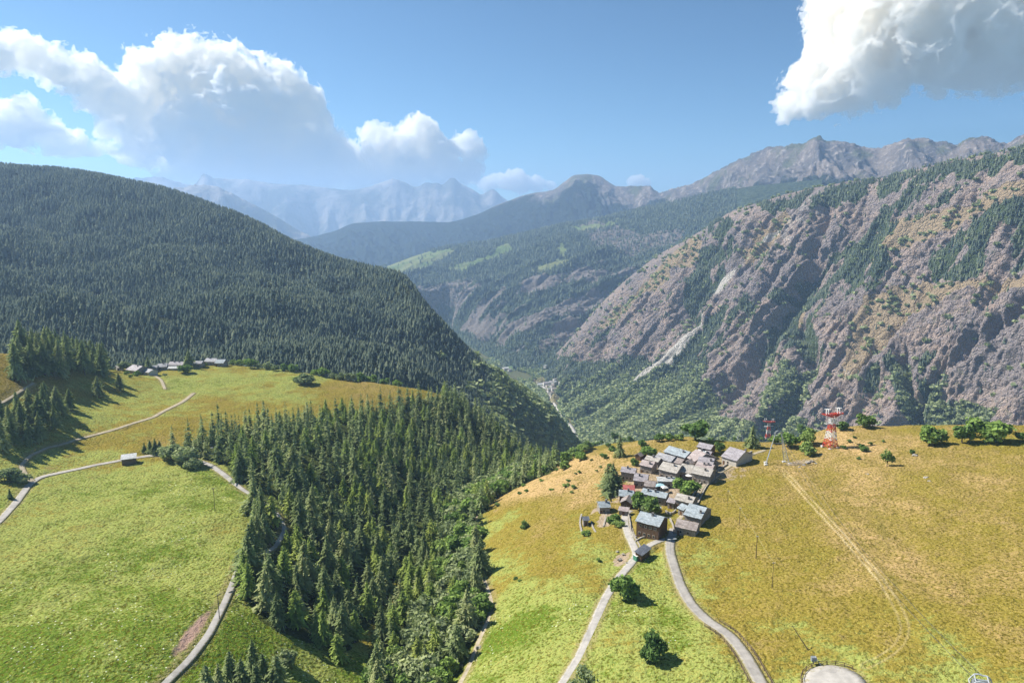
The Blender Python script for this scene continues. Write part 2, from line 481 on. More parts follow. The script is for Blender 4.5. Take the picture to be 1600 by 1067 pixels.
crease = np.clip(crease, 0, 1)
idx = np.arange(NA * NR).reshape(NR, NA)
quads = np.stack([idx[:-1, :-1], idx[:-1, 1:], idx[1:, 1:], idx[1:, :-1]], -1).reshape(-1, 4)

g = NG("meadow_grass")
P = g.pos()
n_big = g.noise(P, 0.055, 5, 0.62)
n_mid = g.noise(g.map(P, (1, 1.6, 1)), 0.22, 4, 0.62)
n_fin = g.noise(g.map(P, (1, 1.0, .6)), 1.05, 3, 0.62)
vtuft = g.voro(P, 0.75)
A_dry = g.attr("dry")
d1 = g.math('ADD', A_dry, g.math('MULTIPLY', g.math('SUBTRACT', n_mid, 0.5), 0.75))
d1 = g.math('ADD', d1, g.math('MULTIPLY', g.math('SUBTRACT', n_big, 0.5), 0.75), clamp=False)
d2 = g.math('ADD', d1, g.math('MULTIPLY', g.math('SUBTRACT', n_fin, 0.5), 0.7))
c1 = g.mix(g.rng(d2, 0.0, 0.36), (0.105, 0.165, 0.018), (0.275, 0.305, 0.080))
c1 = g.mix(g.rng(d2, 0.36, 0.60), c1, (0.232, 0.184, 0.034))
c2 = g.mix(g.rng(d2, 0.62, 1.0), c1, (0.285, 0.207, 0.066))
c3 = g.mix(g.rng(d2, 0.88, 1.35), c2, (0.47, 0.315, 0.145))
# dark tussocks and bare stalks
tus = g.math('MULTIPLY', g.rng(n_fin, 0.485, 0.40), 0.72)
c4 = g.mix(tus, c3, (0.085, 0.070, 0.006))
stalk = g.math('MULTIPLY', g.rng(g.noise(P, 1.5, 3, 0.6), 0.56, 0.68), 0.5)
c4 = g.mix(stalk, c4, (0.50, 0.41, 0.11))
scrub = g.math('MULTIPLY', g.rng(g.noise(P, 0.11, 3, 0.6), 0.66, 0.76), 0.4)
c4 = g.mix(scrub, c4, (0.22, 0.165, 0.085))
fl = g.math('MULTIPLY', g.rng(g.voro(P, 0.55), 0.16, 0.09), g.rng(A_dry, 0.30, 0.12))
fl = g.math('MULTIPLY', fl, g.rng(n_big, 0.45, 0.55))
c4 = g.mix(fl, c4, (0.62, 0.64, 0.48))
c4 = g.mix(g.math('MULTIPLY', g.attr("crease"), g.rng(n_fin, 0.3, 0.6, 0.25, 0.75)), c4, (0.095, 0.105, 0.018))
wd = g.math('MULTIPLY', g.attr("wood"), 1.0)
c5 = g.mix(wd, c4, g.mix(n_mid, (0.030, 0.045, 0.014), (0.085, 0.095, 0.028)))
earth = g.mix(n_fin, (0.26, 0.185, 0.115), (0.42, 0.34, 0.25))
c6 = g.mix(g.rng(g.math('ADD', g.attr("bare"), g.math('MULTIPLY', g.math('SUBTRACT', n_fin, 0.5), 0.8)), 0.35, 0.75), c5, earth)
c7 = g.mix(g.attr("pink"), c6, g.mix(n_fin, (0.24, 0.150, 0.115), (0.42, 0.29, 0.225)))
c8 = g.mix(g.math('MULTIPLY', g.attr("rut"), 1.0), c7, (0.58, 0.46, 0.25))
c9 = g.mix(g.math('MULTIPLY', g.attr("verge"), g.rng(n_fin, 0.35, 0.6)), c8, (0.26, 0.21, 0.10))
bh = g.math('ADD', g.math('MULTIPLY', n_fin, 1.0), g.math('MULTIPLY', n_mid, 0.6))
bh = g.math('ADD', bh, g.math('MULTIPLY', g.math('SUBTRACT', 1.0, vtuft), 0.35))
M_GRASS = g.diffuse(c9, g.bump(bh, 1.0, 0.8))
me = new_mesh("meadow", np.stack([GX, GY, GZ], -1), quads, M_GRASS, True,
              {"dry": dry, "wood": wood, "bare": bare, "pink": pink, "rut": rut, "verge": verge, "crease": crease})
tag(link("meadow", me), "green and golden alpine meadow on two shoulders above the valley", "meadow", kind="structure")

# ------------------------------------------------------------------ roads and tracks as slabs on the land
def road_mat(name, c0, c1, wear):
    g = NG(name); P = g.pos()
    n = g.noise(P, 0.5, 4, 0.6); f = g.noise(P, 4.0, 3, 0.6)
    c = g.mix(g.rng(n, 0.3, 0.7), c0, c1)
    c = g.mix(g.math('MULTIPLY', g.rng(f, 0.5, 0.75), wear), c, (0.30, 0.26, 0.17))
    e = g.math('ADD', g.attr("edge"), g.math('MULTIPLY', g.math('SUBTRACT', g.noise(P, 1.1, 4, .7), 0.5), 1.1))
    pt = g.rng(g.noise(P, 0.16, 2, 0.5), 0.56, 0.585)
    c = g.mix(g.math('MULTIPLY', pt, 0.35), c, g.mul(c, (0.62, 0.62, 0.63)))
    wheel = g.math('MULTIPLY', g.rng(g.math('ABSOLUTE', g.math('SUBTRACT', g.attr("edge"), 0.45)), 0.22, 0.05), 0.22)
    c = g.mix(wheel, c, g.mul(c, (0.72, 0.71, 0.70)))
    c = g.mix(g.math('MULTIPLY', g.rng(e, 0.66, 0.98), 0.9), c, (0.22, 0.19, 0.07))
    return g.diffuse(c, g.bump(f, 0.3, 0.1))
M_ROAD = {'paved': road_mat("worn_asphalt", (0.28, 0.26, 0.235), (0.355, 0.33, 0.295), 0.2),
          'pale': road_mat("pale_concrete", (0.34, 0.32, 0.29), (0.44, 0.41, 0.37), 0.2),
          'gravel': road_mat("track_gravel", (0.30, 0.255, 0.175), (0.42, 0.36, 0.27), 0.5)}
def ribbon(line, w, mat, name, lift=0.09, label=None, cat="road"):
    t = np.gradient(line, axis=0); t /= np.linalg.norm(t, axis=1)[:, None] + 1e-9
    nrm = np.stack([t[:, 1], -t[:, 0]], -1)
    offs = np.array([-0.5, -0.5, -0.25, 0, 0.25, 0.5, 0.5]) * 1.06
    ww = w * (1 + 0.05 * fbm(np.arange(len(line)) / 9.0, np.zeros(len(line)), 2, 71))
    V = []
    for i, o in enumerate(offs):
        p = line + nrm * (o * ww)[:, None]
        z = ground_z(p[:, 0], p[:, 1]) + (lift if 0 < i < 6 else -0.4)
        V.append(np.stack([p[:, 0], p[:, 1], z], -1))
    V = np.stack(V, 1); n, k = V.shape[:2]
    zc = V[:, 1:6, 2]; V[:, 1:6, 2] = 0.5 * zc + 0.5 * zc.mean(1, keepdims=True)
    ed = np.broadcast_to(np.abs(offs) * 2, (n, k))
    ix = np.arange(n * k).reshape(n, k)
    q = np.stack([ix[:-1, :-1], ix[:-1, 1:], ix[1:, 1:], ix[1:, :-1]], -1).reshape(-1, 4)[:, ::-1]
    o = link(name, new_mesh(name, V, q, mat, False, {"edge": ed}))
    return tag(o, label, cat, kind="structure")
RL = {"meadow_road": "grey paved road looping round the green left meadow", "farm_track": "gravel track curving up the yellow slope to the left hamlet",
      "hamlet_track": "short gravel track ending at the left hamlet", "slope_track": "pale track crossing the dry slope behind the left conifers",
      "village_road": "pale road climbing from the bottom edge to the stone village", "village_lane": "short concrete lane passing the grey lean-to shed",
      "ridge_road": "grey paved road with wooden rails curving down right of the village", "stone_path": "stony footpath leaving the village towards the pylons",
      "stream_path": "stony path between the ravine wood and the green meadow"}
for i, (k, v) in enumerate(ROADS.items()):
    ribbon(ROADLINES[k], v[1] * .92, M_ROAD[v[2]], k, 0.09 + 0.006 * i, RL[k], "track" if "track" in k else ("path" if "path" in k else "road"))
# turning circle
th = np.linspace(0, 2 * np.pi, 73)[:-1]
rad = [0.0, 3.0, 5.5, CIRC_R, CIRC_R]
V = []; 
zc = float(ground_z(CIRC_C[0], CIRC_C[1])) 
for i, r in enumerate(rad):
    x = CIRC_C[0] + r * np.cos(th); y = CIRC_C[1] + r * np.sin(th)
    V.append(np.stack([x, y, ground_z(x, y) + (0.14 if i < 4 else -0.4)], -1))
V = np.stack(V, 0); ix = np.arange(V.shape[0] * 72).reshape(-1, 72)
q = np.stack([ix[:-1], np.roll(ix[:-1], -1, 1), np.roll(ix[1:], -1, 1), ix[1:]], -1).reshape(-1, 4)[:, ::-1]
tag(link("turning_circle", new_mesh("turning_circle", V, q, M_ROAD['pale'], False, {"edge": np.repeat([0, .3, .6, .8, 1.], 72)})),
    "round pale paved turning place at the lower right edge", "turning circle", kind="structure")
# ------------------------------------------------------------------ hills and mountains: lofted between surveyed lines
def loft(stations, az0, az1, na, rows):
    """stations: lists of (px, py, r); returns grids X,Y,Z (rows x na) and the span parameter"""
    az = np.linspace(az0, az1, na)
    Rk, Zk = [], []
    for st in stations:
        s = np.array(st, float); p = at_r(s[:, 0], s[:, 1], s[:, 2])
        a = np.arctan2(p[:, 0], p[:, 1]); o = np.argsort(a)
        Rk.append(mono(a[o], s[o, 2], az)); Zk.append(mono(a[o], p[o, 2], az))
    Rk = np.array(Rk); Zk = np.array(Zk)
    T = np.concatenate([np.linspace(k, k + 1, rows[k], endpoint=False) for k in range(len(rows))] + [[len(rows)]])
    k = np.clip(np.floor(T).astype(int), 0, len(rows) - 1); t = (T - k)[:, None]
    def cat(A):
        K = len(A); a = A[np.clip(k - 1, 0, K - 1)]; b = A[k]; c = A[k + 1]; d = A[np.clip(k + 2, 0, K - 1)]
        m0 = 0.5 * (c - a); m1 = 0.5 * (d - b)
        m0 = np.where(k[:, None] == 0, c - b, m0); m1 = np.where(k[:, None] == K - 2, c - b, m1)
        lim = 1.6 * np.abs(c - b); m0 = np.clip(m0, -lim, lim); m1 = np.clip(m1, -lim, lim)
        return (2 * t**3 - 3 * t**2 + 1) * b + (t**3 - 2 * t**2 + t) * m0 + (-2 * t**3 + 3 * t**2) * c + (t**3 - t**2) * m1
    R = cat(Rk); Z = cat(Zk)
    A = np.broadcast_to(az, R.shape)
    return R * np.sin(A), R * np.cos(A), Z, np.broadcast_to(T[:, None], R.shape)
def grid_normals(X, Y, Z):
    P = np.stack([X, Y, Z], -1)
    n = np.cross(np.gradient(P, axis=1), np.gradient(P, axis=0))
    n /= np.linalg.norm(n, axis=-1, keepdims=True) + 1e-9
    return n * np.sign(n[..., 2:3] + 1e-9)
def grid_quads(shape):
    ix = np.arange(shape[0] * shape[1]).reshape(shape)
    return np.stack([ix[:-1, :-1], ix[:-1, 1:], ix[1:, 1:], ix[1:, :-1]], -1).reshape(-1, 4)
def pxaz(px): 
    d = ray(px, 345); return math.atan2(d[0], d[1])
def zline(px_py, z): return [(a, b, float(np.hypot(*at_z(a, b, z)[:2]))) for a, b in px_py]

# ---- forested hill on the left
H1_base = [(-420,640,560),(-200,620,590),(0,590,640),(200,612,640),(400,612,625),(560,630,640),(700,690,690),(780,760,740),(860,830,790),(960,900,820)]
H1_mid = [(-420,470,950),(-200,460,1000),(0,468,1080),(200,476,1080),(400,500,1000),(560,530,960),(660,570,930),(740,630,900),(800,680,890),(860,740,890),(960,850,900)]
H1_up = [(-420,340,1500),(-200,345,1550),(0,352,1600),(200,372,1500),(400,430,1300),(540,478,1180),(620,510,1080),(690,560,1000),(750,606,980),(800,640,970),(866,700,980),(960,800,1000)]
H1_crest = [(-420,250,2050),(-200,254,2050),(0,263,2000),(100,270,1950),(200,288,1850),(300,313,1720),(400,353,1580),(470,388,1480),(540,414,1390),(590,424,1320),(625,432,1260),(648,458,1200),(668,490,1150),(700,525,1090),(745,568,1060),(786,597,1090),(822,620,1100),(854,646,1100),(880,674,1110),(906,706,1120),(960,790,1120)]
H1_back = [(a, b + 30, r + 420) for a, b, r in H1_crest]
X, Y, Z, T = loft([H1_base, H1_mid, H1_up, H1_crest, H1_back], pxaz(-400), pxaz(950), 420, [70, 80, 80, 30])
fade = np.clip(np.abs(T - 3) * 1.3 + 0.06, 0, 1)
Z = Z + fade * (34 * fbm(X / 240, Y / 240, 3, 3) + 10 * ridged(X / 110 + Y / 300, Y / 200, 2, 6)) * sstep(0, 0.4, T)
H1 = (X, Y, Z, T)
g = NG("forest_floor"); P = g.pos()
n1 = g.noise(P, 0.03, 4); n2 = g.noise(P, 0.25, 4)
c = g.mix(g.rng(n1, 0.35, 0.65), (0.020, 0.030, 0.016), (0.045, 0.052, 0.026))
c = g.mix(g.rng(g.noise(P, 0.018, 5, 0.65), 0.64, 0.72), c, g.mix(n2, (0.14, 0.12, 0.09), (0.30, 0.26, 0.21)))
M_FLOOR = g.diffuse(c, g.bump(n2, 0.7, 3.0))
tag(link("forested_hill", new_mesh("forested_hill", np.stack([X, Y, Z], -1), grid_quads(X.shape), M_FLOOR, True)),
    "broad hill behind the left meadow, covered in dark conifers", "hill", kind="structure")

# ---- the rocky valley side on the right
foot = zline([(720,560),(760,570),(800,588),(835,606),(862,636),(895,692),(1000,740),(1200,800),(1400,860),(1600,920),(1800,985),(2050,1070)], -425)
crest2 = [(720,615,2660),(760,600,2650),(830,585,2560),(860,562,2540),(900,520,2560),(950,466,2580),(1000,422,2570),(1050,387,2520),(1095,363,2460),(1130,341,2420),(1190,318,2350),(1290,293,2260),(1380,279,2170),(1450,263,2090),(1520,246,2020),(1600,229,1950),(1700,208,1880),(1850,180,1800),(2050,160,1750)]
def between(A, B, fr, fz, pxs):
    a = np.array(A, float); b = np.array(B, float)
    out = []
    for px in pxs:
        ra = np.interp(px, a[:, 0], a[:, 2]); ya = np.interp(px, a[:, 0], a[:, 1]); rb = np.interp(px, b[:, 0], b[:, 2]); yb = np.interp(px, b[:, 0], b[:, 1])
        za = at_r(px, ya, ra)[2]; zb = at_r(px, yb, rb)[2]
        r = ra + (rb - ra) * fr; z = za + (zb - za) * fz
        al = math.atan2(CAMZ - z, r) - PITCH
        d = (px - 800) / FPX
        # pixel row whose line of sight has this depression at this column
        for _ in range(3):
            py = 533.5 + FPX * math.tan(al)
            q = ray(px, py); al += math.atan2(CAMZ - z, r) - math.atan2(-q[2], math.hypot(q[0], q[1]))
        py = 533.5 + FPX * math.tan(al)
        out.append((px, py, r))
    return out
PXS = [722, 770, 820, 860, 905, 950, 1000, 1060, 1120, 1200, 1300, 1400, 1500, 1600, 1750, 1900, 2040]
m1 = between(foot, crest2, 0.30, 0.20, PXS); m2 = between(foot, crest2, 0.66, 0.62, PXS)
back2 = [(a, b + 25, r + 380) for a, b, r in crest2]
X, Y, Z, T = loft([foot, m1, m2, crest2, back2], pxaz(722), pxaz(2040), 800, [100, 190, 190, 24])
ax = np.array([-0.435, 0.90])                       # valley axis
U = X * ax[0] + Y * ax[1]; W = X * ax[1] - Y * ax[0]  # along the valley / up the slope
nr = grid_normals(X, Y, Z)
PX2, PY2, _ = project(np.stack([X, Y, Z], -1))
wq = 7.0 * fbm(PX2 / 26, PY2 / 26, 3, 80); wr = 7.0 * fbm(PX2 / 26, PY2 / 26, 3, 84)
def zone(polys, soft=True):
    z = np.zeros(X.shape, bool)
    for p in polys: z |= pip(PX2 + wq, PY2 + wr, p)
    return z.astype(float)
FOREST_AND_SHADE = [[(760,570),(850,560),(880,556),(930,572),(985,556),(1030,560),(1068,535),(1095,500),(1125,470),(1150,470),(1140,505),(1105,548),(1092,590),(1112,615),(1118,655),(1180,672),(1228,650),(1290,690),(1290,830),(760,830)],
          [(1112,347),(1142,338),(1136,372),(1126,405),(1132,432),(1105,462),(1076,496),(1066,470),(1076,435),(1090,395),(1098,372)],
          [(1290,385),(1345,345),(1420,300),(1500,285),(1480,318),(1420,352),(1360,390),(1330,425),(1250,442),(1230,430)],
          [(1450,405),(1510,352),(1560,322),(1620,290),(1620,415),(1560,432),(1510,450),(1455,438)],
          [(1150,455),(1240,440),(1330,415),(1390,392),(1400,425),(1352,446),(1290,462),(1250,500),(1200,560),(1160,560),(1190,500),(1140,480)],
          [(1393,536),(1412,550),(1428,610),(1442,660),(1424,668),(1404,628),(1392,580)],
          [(1214,510),(1258,490),(1286,545),(1262,622),(1225,668),(1195,700),(1190,640),(1215,580)],  # dark shade of the gully, painted in with the forest colour and trees
          [(1440,640),(1500,622),(1560,640),(1500,690),(1420,700)],
          [(1180,322),(1290,296),(1450,266),(1640,222),(1640,248),(1520,276),(1400,300),(1290,318),(1190,334)]]
GRASS = [[(930,505),(990,440),(1040,402),(1092,368),(1088,402),(1056,425),(1032,455),(975,490),(940,520)],
         [(1300,396),(1372,360),(1440,340),(1500,322),(1560,295),(1640,262),(1640,288),(1500,350),(1420,388),(1372,408)],
         [(1352,472),(1398,448),(1450,440),(1500,452),(1620,428),(1620,446),(1512,462),(1462,486),(1420,500),(1392,524),(1372,566),(1312,602),(1330,545),(1336,505)],
         [(1150,395),(1185,360),(1230,332),(1245,345),(1205,385),(1165,415)],
         [(1220,470),(1262,462),(1240,492),(1200,520),(1195,505)]]
forest = zone(FOREST_AND_SHADE); grass = zone(GRASS)
SCREE = np.array([(1268,316),(1232,346),(1200,370),(1176,392),(1150,415),(1128,432),(1106,458),(1086,492),(1066,528),(1042,560),(1010,580),(968,606)], float)
SW = np.interp(np.arange(12), range(12), [0.6, 1.2, 2.5, 4, 6, 8, 9, 10, 10, 8, 5, 3])
ds, ps = dist_poly(PX2 + 0.4 * wq, PY2 + 0.4 * wr, SCREE)
scree = sstep(1.0, 0.65, ds / np.interp(ps, np.arange(12), SW))
ds2, ps2 = dist_poly(PX2 + wq, PY2 + wr, [(1290,300),(1262,330),(1236,360),(1215,385)])
scree = np.maximum(scree, 0.42 * sstep(15, 5, ds2) * sstep(-.1, .25, fbm(PX2 / 9, PY2 / 9, 3, 90)))
for L, w_ in (([(1112,600),(1060,560),(1000,590),(940,630),(915,648)], 2.6), ([(1300,560),(1330,590),(1250,640),(1200,690)], 4.0), ([(1000,640),(940,662)], 3)):
    d_, _ = dist_poly(PX2 + .6 * wq, PY2 + .6 * wr, L); scree = np.maximum(scree, 0.6 * sstep(w_, w_ * .4, d_) * sstep(-.15, .2, fbm(PX2 / 6, PY2 / 6, 2, 95)))
fields = np.zeros(X.shape)
for L in ([(778,570),(800,574),(816,590),(800,604),(780,596)], [(832,590),(852,588),(854,604),(836,606)], [(846,604),(872,596),(884,604),(872,620),(882,642),(872,652),(858,632)], [(880,652),(900,664),(908,688),(896,690)]):
    fields = np.maximum(fields, pip(PX2 + .5 * wq, PY2 + .5 * wr, L).astype(float))
nat = fbm(U / 70, W / 160, 4, 101)
forest = np.maximum(forest, sstep(0.44, 0.58, nat) * sstep(0.5, 0.0, scree) * sstep(.5, 0, grass) * 0.9)
forest = forest * (1 - scree) * (1 - fields)
forest *= sstep(-0.26, -0.04, fbm(U / 55, W / 80, 3, 131) + 0.30 * sstep(540, 590, PY2) + 0.22 * sstep(1160, 1090, PX2) + 0.2 * (PY2 < 250))
rocky = (1 - 0.75 * forest) * (1 - 0.8 * scree) * (1 - 0.55 * grass)
amp = sstep(0.1, 0.9, T) * (1 - 0.86 * sstep(2.55, 3.0, T))
wU = U + 34 * fbm(U / 130, W / 260, 3, 111)
big = 50 * (ridged(wU / 230, W / 900, 2, 61) - .55) + 24 * (ridged(wU / 90, W / 340, 2, 66) - .5)
med = 14 * (ridged(wU / 36, W / 210, 3, 71, .55) - .4) + 7 * fbm(U / 15, W / 22, 4, 75, .6)
strata = 5.0 * ridged((Z + 0.55 * U) / 30 + 0.6 * fbm(U / 60, W / 60, 2, 79), W / 300, 2, 77)
disp = amp * (big + rocky * (med + strata))
for L, dp, w_ in (([(1300,300),(1255,420),(1190,520),(1130,600)], 30, 10), ([(1240,500),(1270,560),(1235,640),(1190,700)], 55, 15), ([(1405,545),(1425,620),(1440,670)], 45, 10), ([(1130,350),(1100,420),(1072,490)], 40, 16),
                  ([(1480,420),(1380,540),(1300,640)], 22, 9), ([(1600,470),(1500,560),(1420,650)], 26, 10), ([(1000,430),(960,500),(930,560)], 22, 9)):
    d_, _ = dist_poly(PX2 + wq, PY2 + wr, L); disp = disp - dp * np.exp(-(d_ / w_) ** 2) * amp
X = X + nr[..., 0] * disp; Y = Y + nr[..., 1] * disp; Z = Z + nr[..., 2] * disp
g = NG("valley_rock"); P = g.pos()
Q = g.map(P, (1, 1, 1), (0, math.radians(28), math.radians(26)))
n1 = g.noise(P, 0.010, 5, 0.6); n2 = g.noise(g.map(Q, (1, 1, 3.0)), 0.05, 5, 0.68); n3 = g.noise(P, 0.28, 4, 0.65); crk = g.voro(g.map(Q, (1, 1.6, .8)), 0.085, 'DISTANCE_TO_EDGE'); crk2 = g.voro(g.map(Q, (1.3, 1, .7)), 0.24, 'DISTANCE_TO_EDGE')
rock = g.mix(g.rng(n1, 0.36, 0.64), (0.245, 0.212, 0.202), (0.395, 0.300, 0.240))
rock = g.mix(g.rng(n2, 0.42, 0.66), rock, (0.225, 0.195, 0.195))
rock = g.mix(g.math('MULTIPLY', g.rng(n3, 0.52, 0.72), 0.7), rock, (0.58, 0.50, 0.455))
lich = g.math('MULTIPLY', g.rng(g.noise(P, 0.07, 4, 0.6), 0.56, 0.68), 0.5)
rock = g.mix(lich, rock, (0.175, 0.175, 0.10))
fo = g.mix(n3, (0.040, 0.066, 0.032), (0.105, 0.135, 0.062))
gr = g.mix(n3, (0.27, 0.205, 0.125), (0.42, 0.325, 0.215))
sc = g.mix(n3, (0.43, 0.395, 0.345), (0.60, 0.56, 0.49))
c = g.mix(g.rng(g.math('ADD', g.attr("grass"), g.math('MULTIPLY', g.math('SUBTRACT', n3, 0.5), 0.9)), 0.3, 0.7), rock, gr)
c = g.mix(g.rng(g.math('ADD', g.attr("forest"), g.math('MULTIPLY', g.math('SUBTRACT', n3, 0.5), 0.6)), 0.3, 0.65), c, fo)
c = g.mix(g.attr("scree"), c, sc)
c = g.mix(g.attr("fields"), c, g.mix(g.rng(n1, .42, .58), (0.16, 0.21, 0.07), (0.34, 0.29, 0.15)))
joint = g.math('ADD', g.math('MULTIPLY', g.rng(crk, 0.0, 0.22), 1.3), g.math('MULTIPLY', g.rng(crk2, 0.0, 0.25), 0.6))
bh = g.math('ADD', g.math('ADD', g.math('MULTIPLY', n2, 3.2), g.math('MULTIPLY', n3, 1.5)), joint)
M_CLIFF = g.diffuse(c, g.bump(bh, 0.8, 4.0))
tag(link("rocky_mountainside", new_mesh("rocky_mountainside", np.stack([X, Y, Z], -1), grid_quads(X.shape), M_CLIFF, True, {"forest": forest, "grass": grass, "scree": scree, "fields": fields})),
    "steep reddish rock valley side with dark trees and a pale scree chute", "mountainside", kind="structure")
scree = np.maximum(scree, fields)
H2 = (X, Y, Z, T, forest, grass, scree)

# ---- wooded valley side farther down
foot3 = zline([(560,440),(640,476),(700,520),(760,556),(800,578),(860,580),(960,560)], -425)
lip3 = [(560,430,3900),(640,446,3560),(700,446,3480),(760,440,3420),(800,432,3380),(860,418,3350),(930,412,3330),(1000,428,3250),(1100,420,3250),(1250,400,3200)]
crest3 = [(560,424,4500),(600,417,4450),(650,400,4400),(700,386,4350),(760,378,4300),(800,369,4300),(870,353,4300),(950,338,4300),(1020,324,4300),(1100,306,4250),(1180,292,4250),(1300,280,4200)]
mid3 = between([(a, b, c_) for a, b, c_ in foot3] + [(1300,560,2650)], lip3, 0.42, 0.36, [560, 640, 700, 760, 800, 860, 930, 1000, 1100, 1250])
X, Y, Z, T = loft([foot3 + [(1300,560,2650)], mid3, lip3, crest3, [(a, b + 20, r + 500) for a, b, r in crest3]], pxaz(545), pxaz(1280), 460, [70, 100, 90, 12])
PX3, PY3, _ = project(np.stack([X, Y, Z], -1))
U = X * ax[0] + Y * ax[1]; W = X * ax[1] - Y * ax[0]
amp = sstep(0.05, .6, T) * (1 - 0.9 * sstep(2.4, 2.98, T))
nr = grid_normals(X, Y, Z)
cliff = sstep(0.25, 0.8, T) * sstep(2.35, 1.8, T)
bare3 = np.clip(cliff * sstep(-.12, 0.2, fbm(U / 110, W / 260, 4, 141) + 0.1 * sstep(700, 640, PX3)), 0, 1)
for L in ([(905,352),(920,340),(1000,360),(1070,355),(1060,375),(990,400),(930,380)], [(640,450),(700,438),(745,452),(715,480),(650,470)]):
    bare3 = np.maximum(bare3, 0.62 * pip(PX3 + 5 * fbm(PX3 / 12, PY3 / 12, 3, 4), PY3 + 5 * fbm(PX3 / 12, PY3 / 12, 3, 8), L))
gr3 = np.zeros(X.shape)
for L in ([(600,412),(640,400),(700,388),(712,394),(670,412),(640,428),(615,432)], [(825,418),(870,402),(905,404),(880,416),(840,424)], [(868,386),(880,380),(888,392),(876,398)], [(890,352),(940,346),(965,340),(960,348),(900,358)],
          [(780,576),(800,572),(812,590),(795,600)], [(700,420),(760,400),(790,380),(800,386),(770,408),(720,428)]):
    gr3 = np.maximum(gr3, pip(PX3 + 4 * fbm(PX3 / 10, PY3 / 10, 3, 14), PY3 + 3 * fbm(PX3 / 10, PY3 / 10, 3, 18), L).astype(float))
disp = amp * (60 * (ridged(U / 420, W / 1500, 2, 151) - .6) + 32 * (ridged(U / 120, W / 420, 3, 155) - .5) * (0.4 + cliff) + 9 * fbm(U / 28, W / 28, 4, 159, .65))
X = X + nr[..., 0] * disp; Y = Y + nr[..., 1] * disp; Z = Z + nr[..., 2] * disp
g = NG("wooded_slope"); P = g.pos()
n1 = g.noise(P, 0.006, 5, 0.6); n2 = g.noise(P, 0.06, 5, 0.7)
fo = g.mix(g.rng(n2, 0.38, 0.62), (0.022, 0.038, 0.027), (0.085, 0.108, 0.060))
rk = g.mix(n2, (0.10, 0.092, 0.085), (0.26, 0.22, 0.195))
c = g.mix(g.rng(g.math('ADD', g.attr("bare"), g.math('MULTIPLY', g.math('SUBTRACT', n2, 0.5), 1.6)), 0.35, 0.65), fo, rk)
c = g.mix(g.attr("grass"), c, g.mix(g.rng(n1, .4, .6), (0.13, 0.18, 0.070), (0.20, 0.215, 0.10)))
tag(link("wooded_mountainside", new_mesh("wooded_mountainside", np.stack([X, Y, Z], -1), grid_quads(X.shape), g.diffuse(c, g.bump(n2, 1.0, 12.0)), True, {"bare": bare3, "grass": gr3})),
    "bluish wooded valley side with small terraces and cliffs, mid distance", "mountainside", kind="structure")
H3 = (X, Y, Z, T, bare3, gr3)

# ---- blue ridge and grey peaks beyond
crest4 = [(200,396,7600),(380,384,7300),(470,372,7200),(520,362,7100),(555,350,7000),(600,347,7000),(690,348,6900),(740,338,6800),(790,316,6700),(830,303,6600),(862,297,6500),(880,285,6500),(900,273,6450),(915,272,6400),(935,274,6400),(950,283,6350),(965,291,6300),(1000,291,6200),(1014,290,6150),(1030,301,6050),(1042,298,5950),
          (1070,290,5800),(1100,278,5650),(1130,262,5500),(1160,247,5400),(1200,230,5200),(1240,225,5100),(1258,223,5050),(1275,214,5000),(1292,221,5000),(1320,222,4950),(1340,227,4950),(1362,233,4950),(1385,230,4900),(1405,221,4850),(1420,217,4800),(1440,215,4800),(1462,220,4750),(1482,224,4750),(1496,228,4750),(1510,218,4700),(1530,213,4700),(1552,217,4650),(1572,222,4650),(1600,207,4600),(1640,190,4600),(1720,185,4600),(1900,170,4600)]
c4 = np.array(crest4)
foot4 = [(200,470,4700),(470,470,4700),(600,470,4800),(700,450,4900),(800,430,4900),(900,400,4800),(1000,380,4700),(1100,350,4500),(1300,330,3700),(1500,320,3300),(1900,320,3000)]
low4 = between(foot4, crest4, 0.42, 0.34, [200, 380, 470, 600, 700, 800, 860, 950, 1050, 1150, 1300, 1450, 1600, 1900])
X, Y, Z, T = loft([foot4, low4, crest4, [(a, b + 14, r + 900) for a, b, r in crest4]], pxaz(210), pxaz(1880), 900, [60, 170, 14])
nr = grid_normals(X, Y, Z)
amp = sstep(0.0, 0.5, T) * (1 - 0.93 * sstep(1.5, 1.98, T))
r_ = np.hypot(X, Y); a_ = np.arctan2(X, Y) * 5500
disp = amp * (150 * (ridged(a_ / 620 + r_ / 2400, r_ / 1700, 2, 171) - .8) + 75 * (ridged(a_ / 190 + r_ / 900, r_ / 620, 3, 175, .6) - .7) + 22 * fbm(X / 70, Y / 70, 4, 179, .6)) + 20 * np.exp(-(np.abs(T - 2) / .14) ** 2) * fbm(a_ / 55, r_ / 55, 3, 185, .7) * sstep(.12, .18, np.arctan2(X, Y))
X = X + nr[..., 0] * disp; Y = Y + nr[..., 1] * disp; Z = Z + nr[..., 2] * disp
PX4, PY4, _ = project(np.stack([X, Y, Z], -1))
tim = 0.0 + sstep(0.55, 0.85, (2 - T) + 0.30 * fbm(X / 300, Y / 300, 4, 181) + 0.75 * sstep(880, 700, PX4) + 0.34 * sstep(1080, 1020, PX4) - 0.20 * sstep(1180, 1350, PX4))
g = NG("high_rock"); P = g.pos()
n1 = g.noise(P, 0.0028, 5, 0.62); n2 = g.noise(P, 0.022, 5, 0.68)
rk = g.mix(g.rng(n1, 0.4, 0.6), (0.085, 0.080, 0.080), (0.165, 0.138, 0.118))
rk = g.mix(g.rng(n2, 0.5, 0.68), rk, (0.31, 0.27, 0.24))
rk = g.mix(g.rng(g.noise(P, 0.004, 5, 0.6), 0.52, 0.62), rk, (0.090, 0.095, 0.055))
fo = g.mix(n2, (0.010, 0.017, 0.014), (0.030, 0.040, 0.027))
